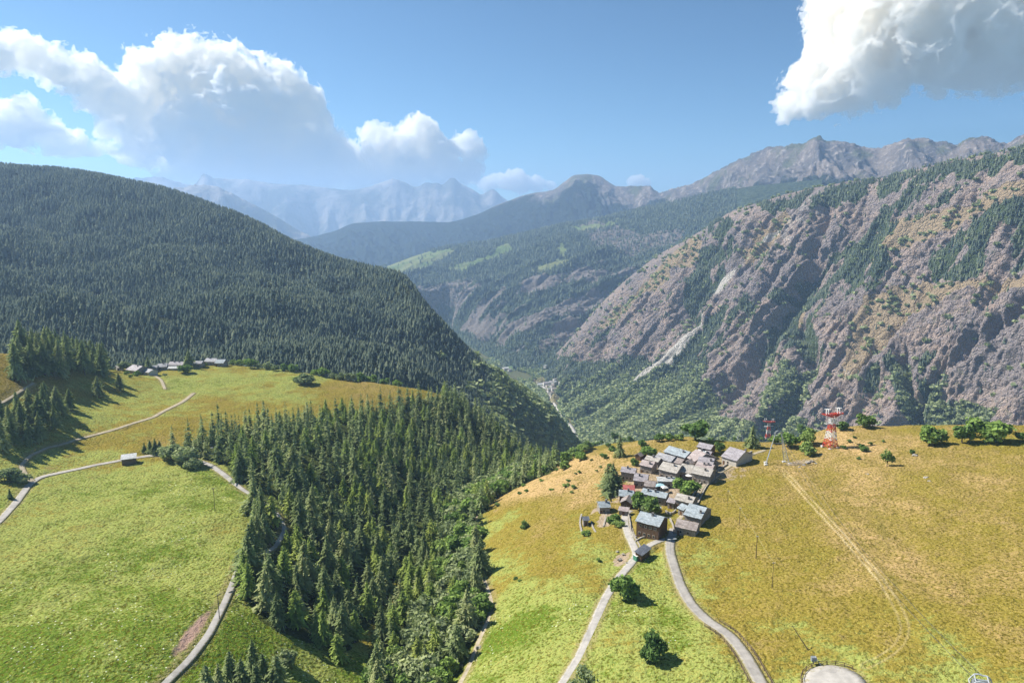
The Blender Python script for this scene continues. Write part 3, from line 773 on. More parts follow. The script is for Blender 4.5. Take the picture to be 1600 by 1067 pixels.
c = g.mix(g.rng(g.math('ADD', g.attr("forest"), g.math('MULTIPLY', g.math('SUBTRACT', n2, 0.5), 1.2)), 0.4, 0.6), rk, fo)
tag(link("distant_ridge", new_mesh("distant_ridge", np.stack([X, Y, Z], -1), grid_quads(X.shape), g.diffuse(c, g.bump(n2, 0.9, 25.0)), True, {"forest": tim})),
    "blue wooded ridge rising to grey rocky peaks on the right", "ridge", kind="structure")

# ---- farthest pale ranges
def far_range(name, crest, rf, seed, label, na=700):
    px0, px1 = crest[0][0], crest[-1][0]
    ft = zline([(px0, 420), (px1, 420)], -428) if False else [(px0, 440, rf), (px1, 440, rf)]
    X, Y, Z, T = loft([ft, between(ft, crest, 0.5, 0.42, np.linspace(px0, px1, 14)), crest, [(a, b + 12, r + 1500) for a, b, r in crest]], pxaz(px0 + 2), pxaz(px1 - 2), na, [40, 110, 8])
    nr = grid_normals(X, Y, Z); r_ = np.hypot(X, Y); a_ = np.arctan2(X, Y) * 14000
    amp = sstep(0, .5, T) * (1 - 0.96 * sstep(1.4, 1.98, T))
    disp = amp * (330 * (ridged(a_ / 1500, r_ / 4200, 3, seed, .55) - .85) + 60 * fbm(X / 300, Y / 300, 4, seed + 5))
    Z = Z + disp + 26 * fbm(a_ / 150, r_ / 200, 3, seed + 9, .6) * np.exp(-(np.abs(T - 2) / .10) ** 2)
    tag(link(name, new_mesh(name, np.stack([X, Y, Z], -1), grid_quads(X.shape), M_FAR, True)), label, "mountain range", kind="structure")
g = NG("far_rock"); P = g.pos(); n1 = g.noise(P, 0.0016, 6, 0.65)
M_FAR = g.diffuse(g.mix(g.rng(n1, 0.4, 0.6), (0.07, 0.075, 0.055), (0.30, 0.27, 0.24)), g.bump(n1, 0.8, 120.0))
far_range("far_range", [(-500,330,13330),(0,300,13330),(150,292,13330),(230,277,13330),(250,276,13330),(272,283,13330),(300,290,13330),(321,271,13244),(335,278,13244),(350,279,13244),(385,280,13158),(420,286,13158),(470,289,13072),(500,292,13072),(545,297,12900),(575,292,12900),(598,284,12900),(613,279,12900),(630,283,12900),(650,292,12900),(663,287,12900),(680,286,12900),(690,289,12900),(706,278,12900),(722,288,12900),(740,297,12900),(752,304,12900),(769,296,12900),(786,309,12900),(802,320,12900),(860,338,12900),(960,350,12900),(1100,360,12900)], 10000, 191,
          "palest farthest mountain range with sharp peaks, faded by haze")
far_range("haze_spur", [(60,330,9030),(180,312,9030),(240,300,9030),(290,292,9030),(325,289,9030),(350,296,8944),(385,314,8858),(420,333,8772),(460,356,8686),(500,376,8600),(560,400,8600)], 7600, 201,
          "pale blue spur in front of the farthest range, left of centre", 300)
# ---- valley floor, one sheet to the horizon
q = 20000.0
g = NG("valley_ground"); P = g.pos(); n = g.noise(P, 0.01, 5, 0.6)
tag(link("valley_floor", new_mesh("valley_floor", [(-q, -3000, -427), (q, -3000, -427), (q, 19000, -427), (-q, 19000, -427)], [(0, 1, 2, 3)], g.diffuse(g.mix(n, (0.05, 0.07, 0.03), (0.14, 0.13, 0.06))))),
    "valley floor", "ground", kind="structure")
# ------------------------------------------------------------------ trees
def leaf_mat(name, a, b, c, trans=0.25):
    g = NG(name)
    oi = g.n("ShaderNodeObjectInfo").outputs["Random"]
    v = g.math('FRACT', g.math('ADD', oi, g.attr("rnd")))
    n = g.attr("tint")
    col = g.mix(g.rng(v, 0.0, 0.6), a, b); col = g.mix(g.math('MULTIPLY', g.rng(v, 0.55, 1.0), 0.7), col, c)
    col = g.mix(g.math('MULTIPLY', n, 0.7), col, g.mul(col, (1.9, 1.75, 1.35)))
    d = g.n("ShaderNodeBsdfDiffuse"); g.set(d.inputs[0], col)
    t = g.n("ShaderNodeBsdfTranslucent"); g.set(t.inputs[0], g.mul(col, (1.02, 1.12, 0.75)))
    mx = g.n("ShaderNodeMixShader"); mx.inputs[0].default_value = trans
    g.t.links.new(d.outputs[0], mx.inputs[1]); g.t.links.new(t.outputs[0], mx.inputs[2]); g.t.links.new(mx.outputs[0], g.out.inputs[0])
    return g.m
M_SPRUCE = leaf_mat("spruce_needles", (0.135, 0.178, 0.092), (0.195, 0.245, 0.125), (0.29, 0.315, 0.175), 0.38)
M_LARCH = leaf_mat("larch_needles", (0.15, 0.215, 0.06), (0.195, 0.265, 0.075), (0.255, 0.3, 0.09), 0.2)
M_HILL = leaf_mat("hill_conifers", (0.046, 0.068, 0.058), (0.078, 0.104, 0.082), (0.145, 0.172, 0.118), 0.12)
M_LEAF = leaf_mat("broad_leaves", (0.125, 0.2, 0.06), (0.175, 0.26, 0.075), (0.23, 0.3, 0.105), 0.3)
M_GREYLEAF = leaf_mat("grey_green_leaves", (0.18, 0.225, 0.12), (0.235, 0.28, 0.15), (0.29, 0.33, 0.19), 0.25)
M_DARKLEAF = leaf_mat("dark_leaves", (0.085, 0.145, 0.048), (0.115, 0.19, 0.06), (0.15, 0.215, 0.07), 0.25)
g = NG("bark"); n = g.noise(g.coord(), 3.0, 3)
M_BARK = g.diffuse(g.mix(n, (0.075, 0.055, 0.042), (0.19, 0.155, 0.125)))

def quads_from(centres, u, v, hu, hv):
    """(n,3) centre and axes -> vertices and quad faces"""
    c = np.asarray(centres); a = u * hu[:, None]; b = v * hv[:, None]
    V = np.stack([c - a - b, c + a - b * 0.6, c + a * 1.1 + b * 0.6, c - a + b], 1).reshape(-1, 3)
    return V, np.arange(len(V)).reshape(-1, 4)
def conifer_shape(seed, H=1.0, R=0.2, nl=22, nb=7, ns=4, start=0.08, droop=0.25, flat=0.85, fat=1.0):
    rs = np.random.RandomState(seed)
    C, A, B, HU, HV, T = [], [], [], [], [], []
    for i in range(nl):
        f = (i + rs.rand() * .7) / nl
        h = H * (start + (1 - start) * f)
        rad = R * ((1 - f) ** flat) * (0.72 + 0.45 * rs.rand()) + 0.012 * H
        n = max(4, int(round(nb * (0.55 + 0.6 * (1 - f)))))
        a0 = rs.rand() * 6.28
        for k in range(n):
            a = a0 + 6.28 * k / n + rs.randn() * .25
            L = rad * (0.62 + 0.42 * rs.rand() + .22 * math.sin(a * 2 + seed + f * 7))
            d = np.array([math.cos(a), math.sin(a), 0]); s = np.array([-math.sin(a), math.cos(a), 0])
            for q in range(ns):
                t = (q + 0.55 + .3 * rs.randn()) / ns
                p = d * L * t + np.array([0, 0, h - droop * L * t * t + 0.06 * L * t])
                tilt = rs.randn() * .45; yaw = rs.randn() * .5
                bt = 0.42 + .42 * rs.randn()
                uu = (d * math.cos(yaw) + s * math.sin(yaw)) * math.cos(bt) - np.array([0, 0, math.sin(bt)])
                vv = s * math.cos(tilt) + np.array([0, 0, math.sin(tilt)]) * .7 - d * math.sin(yaw) * .6
                uu /= np.linalg.norm(uu); vv /= np.linalg.norm(vv)
                C.append(p); A.append(uu); B.append(vv)
                HU.append(fat * (0.27 * L + 0.010 * H) * (0.8 + .5 * rs.rand())); HV.append(fat * (0.125 * L * (1.3 - t) + 0.0095 * H) * (0.7 + .6 * rs.rand()))
                T.append(np.clip(t + .2 * rs.randn(), 0, 1))
    # leader
    for k in range(4):
        C.append(np.array([0, 0, H * (0.965 + .015 * k)])); a = rs.rand() * 6.28
        A.append(np.array([.1, .1, 1])); B.append(np.array([math.cos(a), math.sin(a), 0])); HU.append(.035 * H); HV.append(.010 * H); T.append(.6)
    V, F = quads_from(np.array(C), np.array(A), np.array(B), np.array(HU), np.array(HV))
    return V, F, np.repeat(np.array(T), 4)
def tier_shape(seed, R=.2, tiers=4, sides=8, start=.05):
    """far conifer: overlapping ragged skirts"""
    rs = np.random.RandomState(seed); V, F, T = [], [], []
    for i in range(tiers):
        z0 = start + (1 - start) * i / tiers * .92; z1 = min(1.0, z0 + (1 - start) / tiers * 1.75) if i < tiers - 1 else 1.0
        rad = R * (1 - i / tiers) ** .8 * (0.9 + .2 * rs.rand()); o = len(V); a0 = rs.rand() * 6
        cx, cy = rs.randn(2) * .012
        for k in range(sides):
            a = a0 + 6.283 * k / sides; r = rad * (1.0 if k % 2 else .62) * (.8 + .4 * rs.rand())
            V.append((cx + r * math.cos(a), cy + r * math.sin(a), z0 + (.0 if k % 2 else .06) + .03 * rs.randn())); T.append(.55 if k % 2 else .2)
        V.append((cx, cy, z1)); T.append(.5)
        for k in range(sides): F.append((o + k, o + (k + 1) % sides, o + sides))
    return np.array(V), np.array(F), np.array(T)
def trunk_mesh(name, H, r, lean=0.0, limbs=(), n=7):
    b = MB(); k = 5; pts = [(lean * math.sin(i * 1.3) * H * .02, lean * math.cos(i * 1.7) * H * .02, H * i / k - (0.8 if i == 0 else 0)) for i in range(k + 1)]
    for i in range(k): b.tube(pts[i], pts[i + 1], r * (1 - .9 * i / k), r * (1 - .9 * (i + 1) / k), n, cap=(i in (0, k - 1)))
    for (p0, p1, r0) in limbs: b.tube(p0, p1, r0, r0 * .4, 5)
    return b.mesh(name, M_BARK, True)
def leafy_shape(seed, rx, ry, rz, zc, nlobe=11, per=150, size=0.42, gap=0.0, lobe=0.37):
    rs = np.random.RandomState(seed)
    C, Nn, T = [], [], []
    for i in range(nlobe):
        d = rs.randn(3); d /= np.linalg.norm(d); d[2] = d[2] * 0.8 + 0.12
        k = 0.42 + 0.46 * rs.rand()
        c = np.array([rx * d[0] * k, ry * d[1] * k, zc + rz * d[2] * k])
        if i == 0: c = np.array([0, 0, zc])
        R = lobe * (rx + ry + rz) / 3 * (0.75 + .5 * rs.rand()) * (1.35 if i == 0 else 1)
        n = int(per * (0.7 + .6 * rs.rand()))
        v = rs.randn(n, 3); v /= np.linalg.norm(v, axis=1)[:, None]
        rr = R * (0.72 + 0.34 * rs.rand(n) ** .6)
        rr *= 1 + 0.28 * np.sin(v[:, 0] * 5 + i) * np.sin(v[:, 1] * 4 + 2 * i) + .19 * rs.randn(n)
        p = c + v * rr[:, None] * np.array([1, 1, .9])
        keep = p[:, 2] > 0.12
        if gap > 0: keep &= rs.rand(n) > gap
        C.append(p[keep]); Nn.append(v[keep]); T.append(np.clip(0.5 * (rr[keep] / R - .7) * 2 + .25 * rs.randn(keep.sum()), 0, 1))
    C = np.concatenate(C); Nn = np.concatenate(Nn); T = np.concatenate(T); n = len(C)
    q = rs.randn(n, 3) * .7 + Nn; q /= np.linalg.norm(q, axis=1)[:, None]
    u = np.cross(q, rs.randn(n, 3)); u /= np.linalg.norm(u, axis=1)[:, None]; v = np.cross(q, u)
    V, F = quads_from(C, u, v, size * (.6 + .7 * rs.rand(n)), size * (.5 + .6 * rs.rand(n)))
    return V, F, np.repeat(T, 4)

# prototypes for the individual trees: unit-metre meshes shared by the copies
CONI = []
for s in range(7):
    H = [17, 20, 15, 19, 22, 16, 18][s]; R = [5.0, 5.4, 4.8, 4.7, 5.7, 5.6, 5.1][s]
    V, F, T = conifer_shape(100 + s, H, R, nl=26, nb=9, ns=5, fat=1.0, start=[.06, .10, .05, .16, .12, .04, .2][s], droop=[.35, .45, .25, .5, .4, .3, .35][s], flat=[.85, .72, .95, .78, .66, .92, .74][s])
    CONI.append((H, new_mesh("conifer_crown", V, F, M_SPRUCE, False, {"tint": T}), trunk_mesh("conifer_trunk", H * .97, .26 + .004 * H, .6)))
LARCH = []
for s in range(5):
    H = [15, 17, 13, 16, 14][s]; R = [4.2, 4.0, 4.2, 4.4, 3.8][s]
    V, F, T = conifer_shape(200 + s, H, R, nl=24, nb=8, ns=5, start=[.08, .12, .05, .1, .15][s], droop=.12, flat=[.62, .75, .6, .55, .7][s], fat=.8)
    LARCH.append((H, new_mesh("larch_crown", V, F, M_LARCH, False, {"tint": T}), trunk_mesh("larch_trunk", H * .97, .24, .9)))
def leafy_proto(seed, rx, rz, zc, mat, nlobe=11, per=150, size=.42, gap=0, trunk=True, H=None):
    V, F, T = leafy_shape(seed, rx, rx, rz, zc, nlobe, per, size, gap)
    rs = random.Random(seed); limbs = []
    for k in range(6):
        a = k * 1.05 + rs.random(); limbs.append(((0, 0, zc * .45), (rx * .55 * math.cos(a), rx * .55 * math.sin(a), zc * (.9 + .35 * rs.random())), .12 * rx / 3))
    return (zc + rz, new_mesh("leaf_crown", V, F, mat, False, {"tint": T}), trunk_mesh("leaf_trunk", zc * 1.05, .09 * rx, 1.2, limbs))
LEAFY = [leafy_proto(300 + s, 3.0 + .3 * (s % 3), 2.9, 3.3, M_LEAF, 12, 150, .40) for s in range(4)]
GREYS = [leafy_proto(320 + s, 3.2, 2.7, 3.2, M_GREYLEAF, 13, 140, .38, .06) for s in range(3)]
DARKS = [leafy_proto(340 + s, 3.1, 3.1, 3.5, M_DARKLEAF, 13, 170, .38) for s in range(3)]

def plant(name, cat, label, pos, proto, height, rz, group=None, squash=1.0, crown_mat=None):
    H, crown, trunk = proto
    s = height / H
    t = empty(name, pos, rz); t.scale = (s * squash, s * squash, s)
    tag(t, label, cat, group)
    link("trunk", trunk, t)
    link("crown", crown, t)
    return t

# ---- who stands where in the ravine wood
rs = np.random.RandomState(11)
def poisson(poly_xy, spacing, keep=None, tries=30000):
    lo = poly_xy.min(0); hi = poly_xy.max(0)
    P = lo + rs.rand(tries, 2) * (hi - lo)
    P = P[pip(P[:, 0], P[:, 1], poly_xy)]
    cell = {}; out = []
    for p in P:
        sp = spacing(p) if callable(spacing) else spacing
        k = (int(p[0] // sp), int(p[1] // sp)); bad = False
        kk = (int(p[0] // 8), int(p[1] // 8))
        for i in (-1, 0, 1):
            for j in (-1, 0, 1):
                for q in cell.get((kk[0] + i, kk[1] + j), ()):
                    if (q[0] - p[0]) ** 2 + (q[1] - p[1]) ** 2 < sp * sp: bad = True; break
                if bad: break
            if bad: break
        if not bad: cell.setdefault(kk, []).append(p); out.append(p)
    return np.array(out)
_STR = [(880,715),(800,762),(742,800),(735,850),(742,900),(752,950),(735,990),(700,1067),(660,1120),(575,1120),(565,1060),(600,985),(650,905),(690,860),(690,820),(720,780),(790,745)]
_STRXY = g_at(np.array(_STR)[:, 0], np.array(_STR)[:, 1])[:, :2]
W_all = poisson(WOODXY, lambda q: 4.7 if pip(np.array([q[0]]), np.array([q[1]]), _STRXY)[0] else 6.2)
W_all = W_all[road_dist(W_all[:, 0], W_all[:, 1]) > 2.0]
wz = ground_z(W_all[:, 0], W_all[:, 1])
wpx, wpy, wdep = project(np.column_stack([W_all, wz]))
# broad-leaved strip along the stream
STREAM = [(880,715),(800,762),(742,800),(735,850),(742,900),(752,950),(735,990),(700,1067),(660,1120),(575,1120),(585,1050),(640,1010),(676,950),(690,880),(690,820),(720,780),(790,745)]
is_leaf = pip(wpx, wpy, STREAM) & (rs.rand(len(wpx)) < np.where(wpy > 900, .62, .9))
YOUNG = [(575,1040),(600,990),(650,905),(690,880),(720,940),(715,1010),(660,1040),(600,1060)]
is_larch = (~is_leaf) & ((pip(wpx, wpy, YOUNG) & (rs.rand(len(wpx)) < .85)) | (rs.rand(len(wpx)) < .12 + .30 * (fbm(W_all[:, 0] / 60, W_all[:, 1] / 60, 2, 211) > .12)))
hgt = np.where(is_leaf, 6.0 + 4.5 * rs.rand(len(wpx)), np.where(is_larch, 9 + 6 * rs.rand(len(wpx)), 10.5 + 8.5 * rs.rand(len(wpx)) ** 1.1))
hgt = np.where(pip(wpx, wpy, YOUNG) & ~is_leaf, 8.5 + 5 * rs.rand(len(wpx)), hgt)
# clump at the far left and the group at the bottom edge
CL = [(18,598),(45,590),(85,588),(130,588),(168,588),(160,568),(120,560),(70,556),(25,570)]
CLXY = g_at(np.array(CL)[:, 0], np.array(CL)[:, 1])[:, :2]
clump = poisson(CLXY, 6.0, tries=6000)
LOW = [(0,712),(20,700),(62,690),(92,672),(98,648),(72,632),(40,650),(0,662)]
LOWXY = g_at(np.array(LOW)[:, 0], np.array(LOW)[:, 1])[:, :2]
low = poisson(LOWXY, 6.5, tries=3000)
low = low[road_dist(low[:, 0], low[:, 1]) > 2.5]
bot = np.array([[362,1082],[398,1070],[414,1092],[380,1098],[345,1104],[327,1124],[405,1118],[436,1104]], float)
botq = g_at(bot[:, 0], bot[:, 1])[:, :2]

cand = []   # (x, y, h, kind, where)
for i in range(len(W_all)):
    cand.append((W_all[i, 0], W_all[i, 1], hgt[i], 'leaf' if is_leaf[i] else ('larch' if is_larch[i] else 'spruce'), 'ravine'))
for p in clump: cand.append((p[0], p[1], 15 + 9 * rs.rand(), 'spruce', 'clump'))
for p in low: cand.append((p[0], p[1], 13 + 7 * rs.rand(), 'spruce', 'slope'))
edgeq = g_at([398,404,399,396,409,411,404,392,389,414], [803,822,842,862,811,836,856,884,903,848])
for p in edgeq: cand.append((p[0], p[1], 12.5 + 5 * rs.rand(), 'spruce', 'ravine'))
for p in botq: cand.append((p[0], p[1], 13 + 3.5 * rs.rand(), 'spruce', 'edge'))
xy = np.array([c[:2] for c in cand]); cz = ground_z(xy[:, 0], xy[:, 1])
top = np.column_stack([xy, cz + np.array([c[2] for c in cand])])
tpx, tpy, tdep = project(top)
shown = (tpx > -40) & (tpx < 1640) & (tpy < 1090)
size = np.array([c[2] for c in cand]) / tdep
GL = {'ravine': ("dark green spruce standing in the dense wood filling the ravine between the two meadows", "spruces of the ravine wood"),
      'clump': ("tall dark spruce in the tight clump on the slope above the left meadow", "spruces of the clump at the left edge"),
      'slope': ("dark spruce on the shaded slope between the gravel track and the left edge", "spruces on the shaded left slope"),
      'edge': ("dark spruce rising from below the bottom edge, right of the left road", "spruces at the bottom edge beside the left road")}
rest = []
def choose(kind, nmax):
    ids = [i for i in range(len(cand)) if cand[i][3] == kind and shown[i]]
    ids.sort(key=lambda i: (0 if cand[i][4] != 'ravine' else 1, -size[i]))
    return ids[:nmax], ids[nmax:]
sp_i, sp_r = choose('spruce', 285)
la_i, la_r = choose('larch', 180)
le_i, le_r = choose('leaf', 150)
for i in sp_i:
    x, y, h, k, w = cand[i]
    lab, grp = GL[w]
    plant("spruce_tree", "spruce", lab, (x, y, cz[i] - .2), CONI[i % len(CONI)], h, rs.rand() * 6.28, grp, .88 + .3 * rs.rand())
for i in la_i:
    x, y, h, k, w = cand[i]
    plant("larch_tree", "larch", "lighter green larch with a loose crown standing among the ravine wood", (x, y, cz[i] - .2), LARCH[i % len(LARCH)], h, rs.rand() * 6.28, "larches of the ravine wood", .88 + .3 * rs.rand())
for i in le_i:
    x, y, h, k, w = cand[i]
    proto = (GREYS if rs.rand() < .5 else LEAFY)
    plant("broadleaf_tree", "tree", "round leafy tree in the strip along the stream at the ravine's right side", (x, y, cz[i] - .2), proto[i % len(proto)], h, rs.rand() * 6.28, "leafy trees along the stream", .9 + .35 * rs.rand())
rest = sp_r + la_r + le_r

# ---- one mesh for each far wood
def scatter_mesh(name, templates, pos, h, rz, wid, mat, which=None, label=None, cat="forest"):
    Vs, Fs, Ts, Rn = [], [], [], []; off = 0
    which = rs.randint(0, len(templates), len(pos)) if which is None else which
    for k, (V, F, T) in enumerate(templates):
        m = which == k
        if not m.any(): continue
        p = pos[m]; hh = h[m]; w = wid[m]; a = rz[m]; n = m.sum()
        ca, sa = np.cos(a)[:, None], np.sin(a)[:, None]
        x = V[None, :, 0] * ca - V[None, :, 1] * sa; y = V[None, :, 0] * sa + V[None, :, 1] * ca
        G = np.stack([x * (hh * w)[:, None] + p[:, 0:1], y * (hh * w)[:, None] + p[:, 1:2], V[None, :, 2] * hh[:, None] + p[:, 2:3]], -1)
        Vs.append(G.reshape(-1, 3)); Fs.append((F[None] + (np.arange(n) * len(V))[:, None, None]).reshape(-1, F.shape[1]) + off); off += n * len(V)
        Ts.append(np.tile(T, n)); Rn.append(np.repeat(np.clip(.62 * rs.rand(n) + .2 + .9 * fbm(p[:, 0] / 60, p[:, 1] / 60, 3, 301), 0, .99), len(V)))
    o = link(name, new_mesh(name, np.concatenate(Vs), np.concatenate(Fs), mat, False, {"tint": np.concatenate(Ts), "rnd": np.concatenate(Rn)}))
    return tag(o, label, cat, None, "stuff")
MIDT = [conifer_shape(400 + s, 1.0, .25, nl=11, nb=6, ns=2, start=.06, droop=.35, flat=.8, fat=1.35) for s in range(4)]
HILLT = [tier_shape(420 + s, .19 + .012 * s, 4, 7) for s in range(6)]
FART = [tier_shape(440 + s, .22, 3, 6) for s in range(4)]
BUSHT = []
for s in range(4):
    V, F, T = leafy_shape(460 + s, .55, .55, .5, .5, 3, 9, .30, 0, .55); BUSHT.append((V, F, T))
if le_r:
    p = np.column_stack([xy[le_r], cz[le_r]]); n = len(le_r)
    scatter_mesh("stream_thicket", [leafy_shape(480 + s, .5, .5, .45, .5, 6, 26, .10, 0, .5) for s in range(3)], p, np.array([cand[i][2] for i in le_r]), rs.rand(n) * 6.28, .9 + .3 * rs.rand(n), M_GREYLEAF, label="leafy thicket along the stream in the ravine, reading as one mass", cat="thicket")
rest = sp_r + la_r
if rest:
    p = np.column_stack([xy[rest], cz[rest]]); n = len(rest)
    scatter_mesh("ravine_wood", MIDT, p, np.array([cand[i][2] for i in rest]), rs.rand(n) * 6.28, .9 + .3 * rs.rand(n), M_SPRUCE, label="far part of the dark wood in the ravine, reading as one mass", cat="wood")

def sample_grid(X, Y, Z, w, n):
    """random points on a lofted grid, weight per cell times its area"""
    P = np.stack([X, Y, Z], -1)
    e = P[1:, :-1] - P[:-1, :-1]; f = P[:-1, 1:] - P[:-1, :-1]
    ar = np.abs(e[..., 0] * f[..., 1] - e[..., 1] * f[..., 0]) * 0.25 * (w[1:, :-1] + w[:-1, :-1] + w[:-1, 1:] + w[1:, 1:])
    c = np.cumsum(ar.ravel()); k = np.searchsorted(c, rs.rand(n) * c[-1]); k = np.minimum(k, ar.size - 1)
    i, j = np.unravel_index(k, ar.shape); a = rs.rand(n)[:, None]; b = rs.rand(n)[:, None]
    return (P[i, j] * (1 - a) * (1 - b) + P[i + 1, j] * a * (1 - b) + P[i, j + 1] * (1 - a) * b + P[i + 1, j + 1] * a * b)
# the hill on the left
X, Y, Z, T = H1
q = sample_grid(X, Y, Z, (T < 3.15).astype(float), 60000)
qx, qy, _ = project(q)
dens = 0.30 + 1.1 * sstep(-.42, -.05, fbm(q[:, 0] / 85, q[:, 1] / 85, 4, 221))
ok = (qx > -370) & (qx < 935) & (rs.rand(len(q)) < dens)
rr = np.hypot(q[:, 0], q[:, 1])
ok &= ~((rr < brow_r(np.arctan2(q[:, 0], q[:, 1])) + 25))
q = q[ok]; qx = qx[ok]
fl = qx > 772 + 24 * rs.randn(len(q))
qf = q[fl]; q = q[~fl]
_fx, _fy, _ = project(np.stack([X, Y, Z], -1))
qe = sample_grid(X, Y, Z, ((_fx > 768) & (_fx < 940) & (T < 3.12) & (T > .3)).astype(float), 5200)
qf = np.concatenate([qf, qe]); n = len(qf)
scatter_mesh("flank_woodland", BUSHT, qf - np.array([0, 0, .4]), 6 + 6 * rs.rand(n), rs.rand(n) * 6.28, 1.0 + .4 * rs.rand(n), M_GREYLEAF, label="pale leafy woodland on the left hill's flank above the valley road", cat="woodland")
n = len(q)
q[:, 2] -= .3
hh = 9.0 + 5.5 * rs.rand(n) ** 1.2
scatter_mesh("hillside_forest", HILLT, q, hh, rs.rand(n) * 6.28, 1.1 + .6 * rs.rand(n), M_HILL, label="dense dark conifer forest covering the hill behind the left meadow", cat="forest")
# leafy edge along the foot of the hill behind the meadow
ed = np.array([[352,572],[365,574],[378,576],[392,578],[405,580],[418,582],[430,584],[445,586],[460,588],[492,590],[505,593],[520,596],[535,599],[548,601],[565,600],[580,600],[600,603],[620,604],[640,606],[188,572],[200,571],[215,571],[330,570]], float)
eq = g_at(ed[:, 0], ed[:, 1] - 1.0)
eq = eq + (eq * np.array([1, 1, 0])) / np.hypot(eq[:, 0], eq[:, 1])[:, None] * (8 + 7 * rs.rand(len(ed)))[:, None]
eq[:, 2] = ground_z(eq[:, 0], eq[:, 1])
for i, p in enumerate(eq):
    plant("hedge_tree", "tree", "small pale green tree in the row behind the left meadow's far edge", (p[0], p[1], p[2] - .4), (LEAFY + GREYS)[i % 7], 4.5 + 4.0 * rs.rand(), rs.rand() * 6, "leafy trees along the left meadow's far edge", 1.15)
# the rocky side
X, Y, Z, T, forest, grass, scree = H2
PXr, PYr, _ = project(np.stack([X, Y, Z], -1))
vis = ((PXr > 780) & (PXr < 1660) & (T < 3.2)).astype(float)
lowf = sstep(1.6, .9, T)
q = sample_grid(X, Y, Z, vis * np.clip(forest * (1 - .85 * lowf) + .010 * (1 - scree), 0, 1), 11000); n = len(q)
scatter_mesh("cliff_conifers", FART, q - np.array([0, 0, .5]), 8 + 6 * rs.rand(n), rs.rand(n) * 6.28, 1.0 + .4 * rs.rand(n), M_HILL, label="dark conifers scattered over the rocky valley side on the right", cat="forest")
q = sample_grid(X, Y, Z, vis * np.clip(forest * lowf + .05 * grass + .012 * (1 - scree), 0, 1), 13500); n = len(q)
scatter_mesh("valley_woodland", BUSHT, q - np.array([0, 0, .5]), 5 + 5 * rs.rand(n), rs.rand(n) * 6.28, 1.0 + .4 * rs.rand(n), M_GREYLEAF, label="green leafy woodland at the foot of the rocky valley side", cat="woodland")
X, Y, Z, T, bare3, gr3 = H3
q = sample_grid(X, Y, Z, ((T < 3.1) * (1 - bare3) * (1 - gr3) + .03).astype(float), 16000)
qx, qy, _ = project(q); q = q[(qx > 560) & (qx < 1150)]; n = len(q)
scatter_mesh("far_slope_forest", FART, q - np.array([0, 0, .5]), 13 + 8 * rs.rand(n), rs.rand(n) * 6.28, 1.2 + .5 * rs.rand(n), M_HILL, label="bluish forest on the wooded valley side in the middle distance", cat="forest")

fq = np.column_stack([700 + 215 * rs.rand(5000), 560 + 140 * rs.rand(5000)])
fq = fq[~pip(fq[:, 0], fq[:, 1], [(782,574),(800,572),(818,588),(806,600),(786,594)])]
VROAD = [(907,691),(900,679),(893,668),(884,657),(875,645),(868,634),(861,622),(856,612),(848,604),(838,597),(826,592),(812,588),(798,580),(786,573)]
fq = fq[dist_poly(fq[:, 0], fq[:, 1], VROAD)[0] > 6]
fp = at_z(fq[:, 0], fq[:, 1], np.full(len(fq), -426.0)); n = len(fp)
scatter_mesh("valley_floor_trees", BUSHT, fp, 7 + 6 * rs.rand(n), rs.rand(n) * 6.28, 1.1 + .4 * rs.rand(n), M_GREYLEAF, label="leafy trees on the valley floor near the distant houses", cat="woodland")
# ---- trees that stand alone, each where the photograph shows it
def lone(px, py, h, proto, name, cat, label, squash=1.0, group=None, dz=-.15):
    p = g1(px, py); return plant(name, cat, label, (p[0], p[1], p[2] + dz), proto, h, rs.rand() * 6.28, group, squash)
lone(977,936,8.4,LEAFY[0],"round_tree","tree","round bright green tree beside the village road below the grey lean-to",1.15)
lone(1016,1031,7.6,DARKS[0],"round_tree","tree","dense dark green round tree alone in the grass near the bottom",1.05)
lone(908,1084,7.5,leafy_proto(361,3.2,3.0,3.4,M_GREYLEAF,10,110,.32,.45),"sparse_tree","tree","sparse brownish tree overhanging the road at the bottom edge",1.1)
lone(1352,668,8.6,DARKS[1],"broad_tree","tree","broad dark tree on the skyline right of the red pylon",1.35)
lone(1459,696,9.6,LEAFY[1],"meadow_tree","tree","round tree on the dry ridge, left of the wide double clump",1.25)
lone(1503,692,10.0,DARKS[2],"meadow_tree","tree","darker left half of the double clump on the dry ridge",1.05)
lone(1545,691,12.6,LEAFY[2],"meadow_tree","tree","large round tree forming the right half of the clump on the ridge",1.25)
lone(1386,728,7.8,leafy_proto(362,2.2,3.0,3.1,M_LEAF,8,90,.34,.2),"slender_tree","tree","slender loose green tree alone on the golden slope",.9)
lone(1231,699,8.4,LEAFY[3],"ridge_bush","bush","left of three round bushes between the grey and the red pylon",1.25)
lone(1262,694,8.4,LEAFY[0],"ridge_bush","bush","bush at the red pylon's foot, right of the other pylon bushes",1.1)
lone(1258,711,6.8,LEAFY[1],"ridge_bush","bush","brightest and nearest of the bushes between the two pylons",1.15)
lone(1252,676,8.5,DARKS[0],"ridge_bush","bush","olive bush behind the pylon bushes at the brow",1.35)
lone(1315,672,6,DARKS[1],"ridge_bush","bush","low dark bush right behind the red and white pylon",1.3)
lone(1349,705,3.4,LEAFY[2],"low_bush","bush","small round bush on the dry grass below the skyline tree",1.15)
lone(1342,718,1.7,DARKS[0],"low_bush","bush","tiny dark shrub just below the small round bush on the dry grass",1.4)
lone(1425,709,2.6,DARKS[1],"low_bush","bush","tiny shrub beside a pale stone on the golden slope",1.1)
lone(1598,690,5,DARKS[2],"low_bush","bush","dark shrub at the right edge of the dry ridge",1.3)
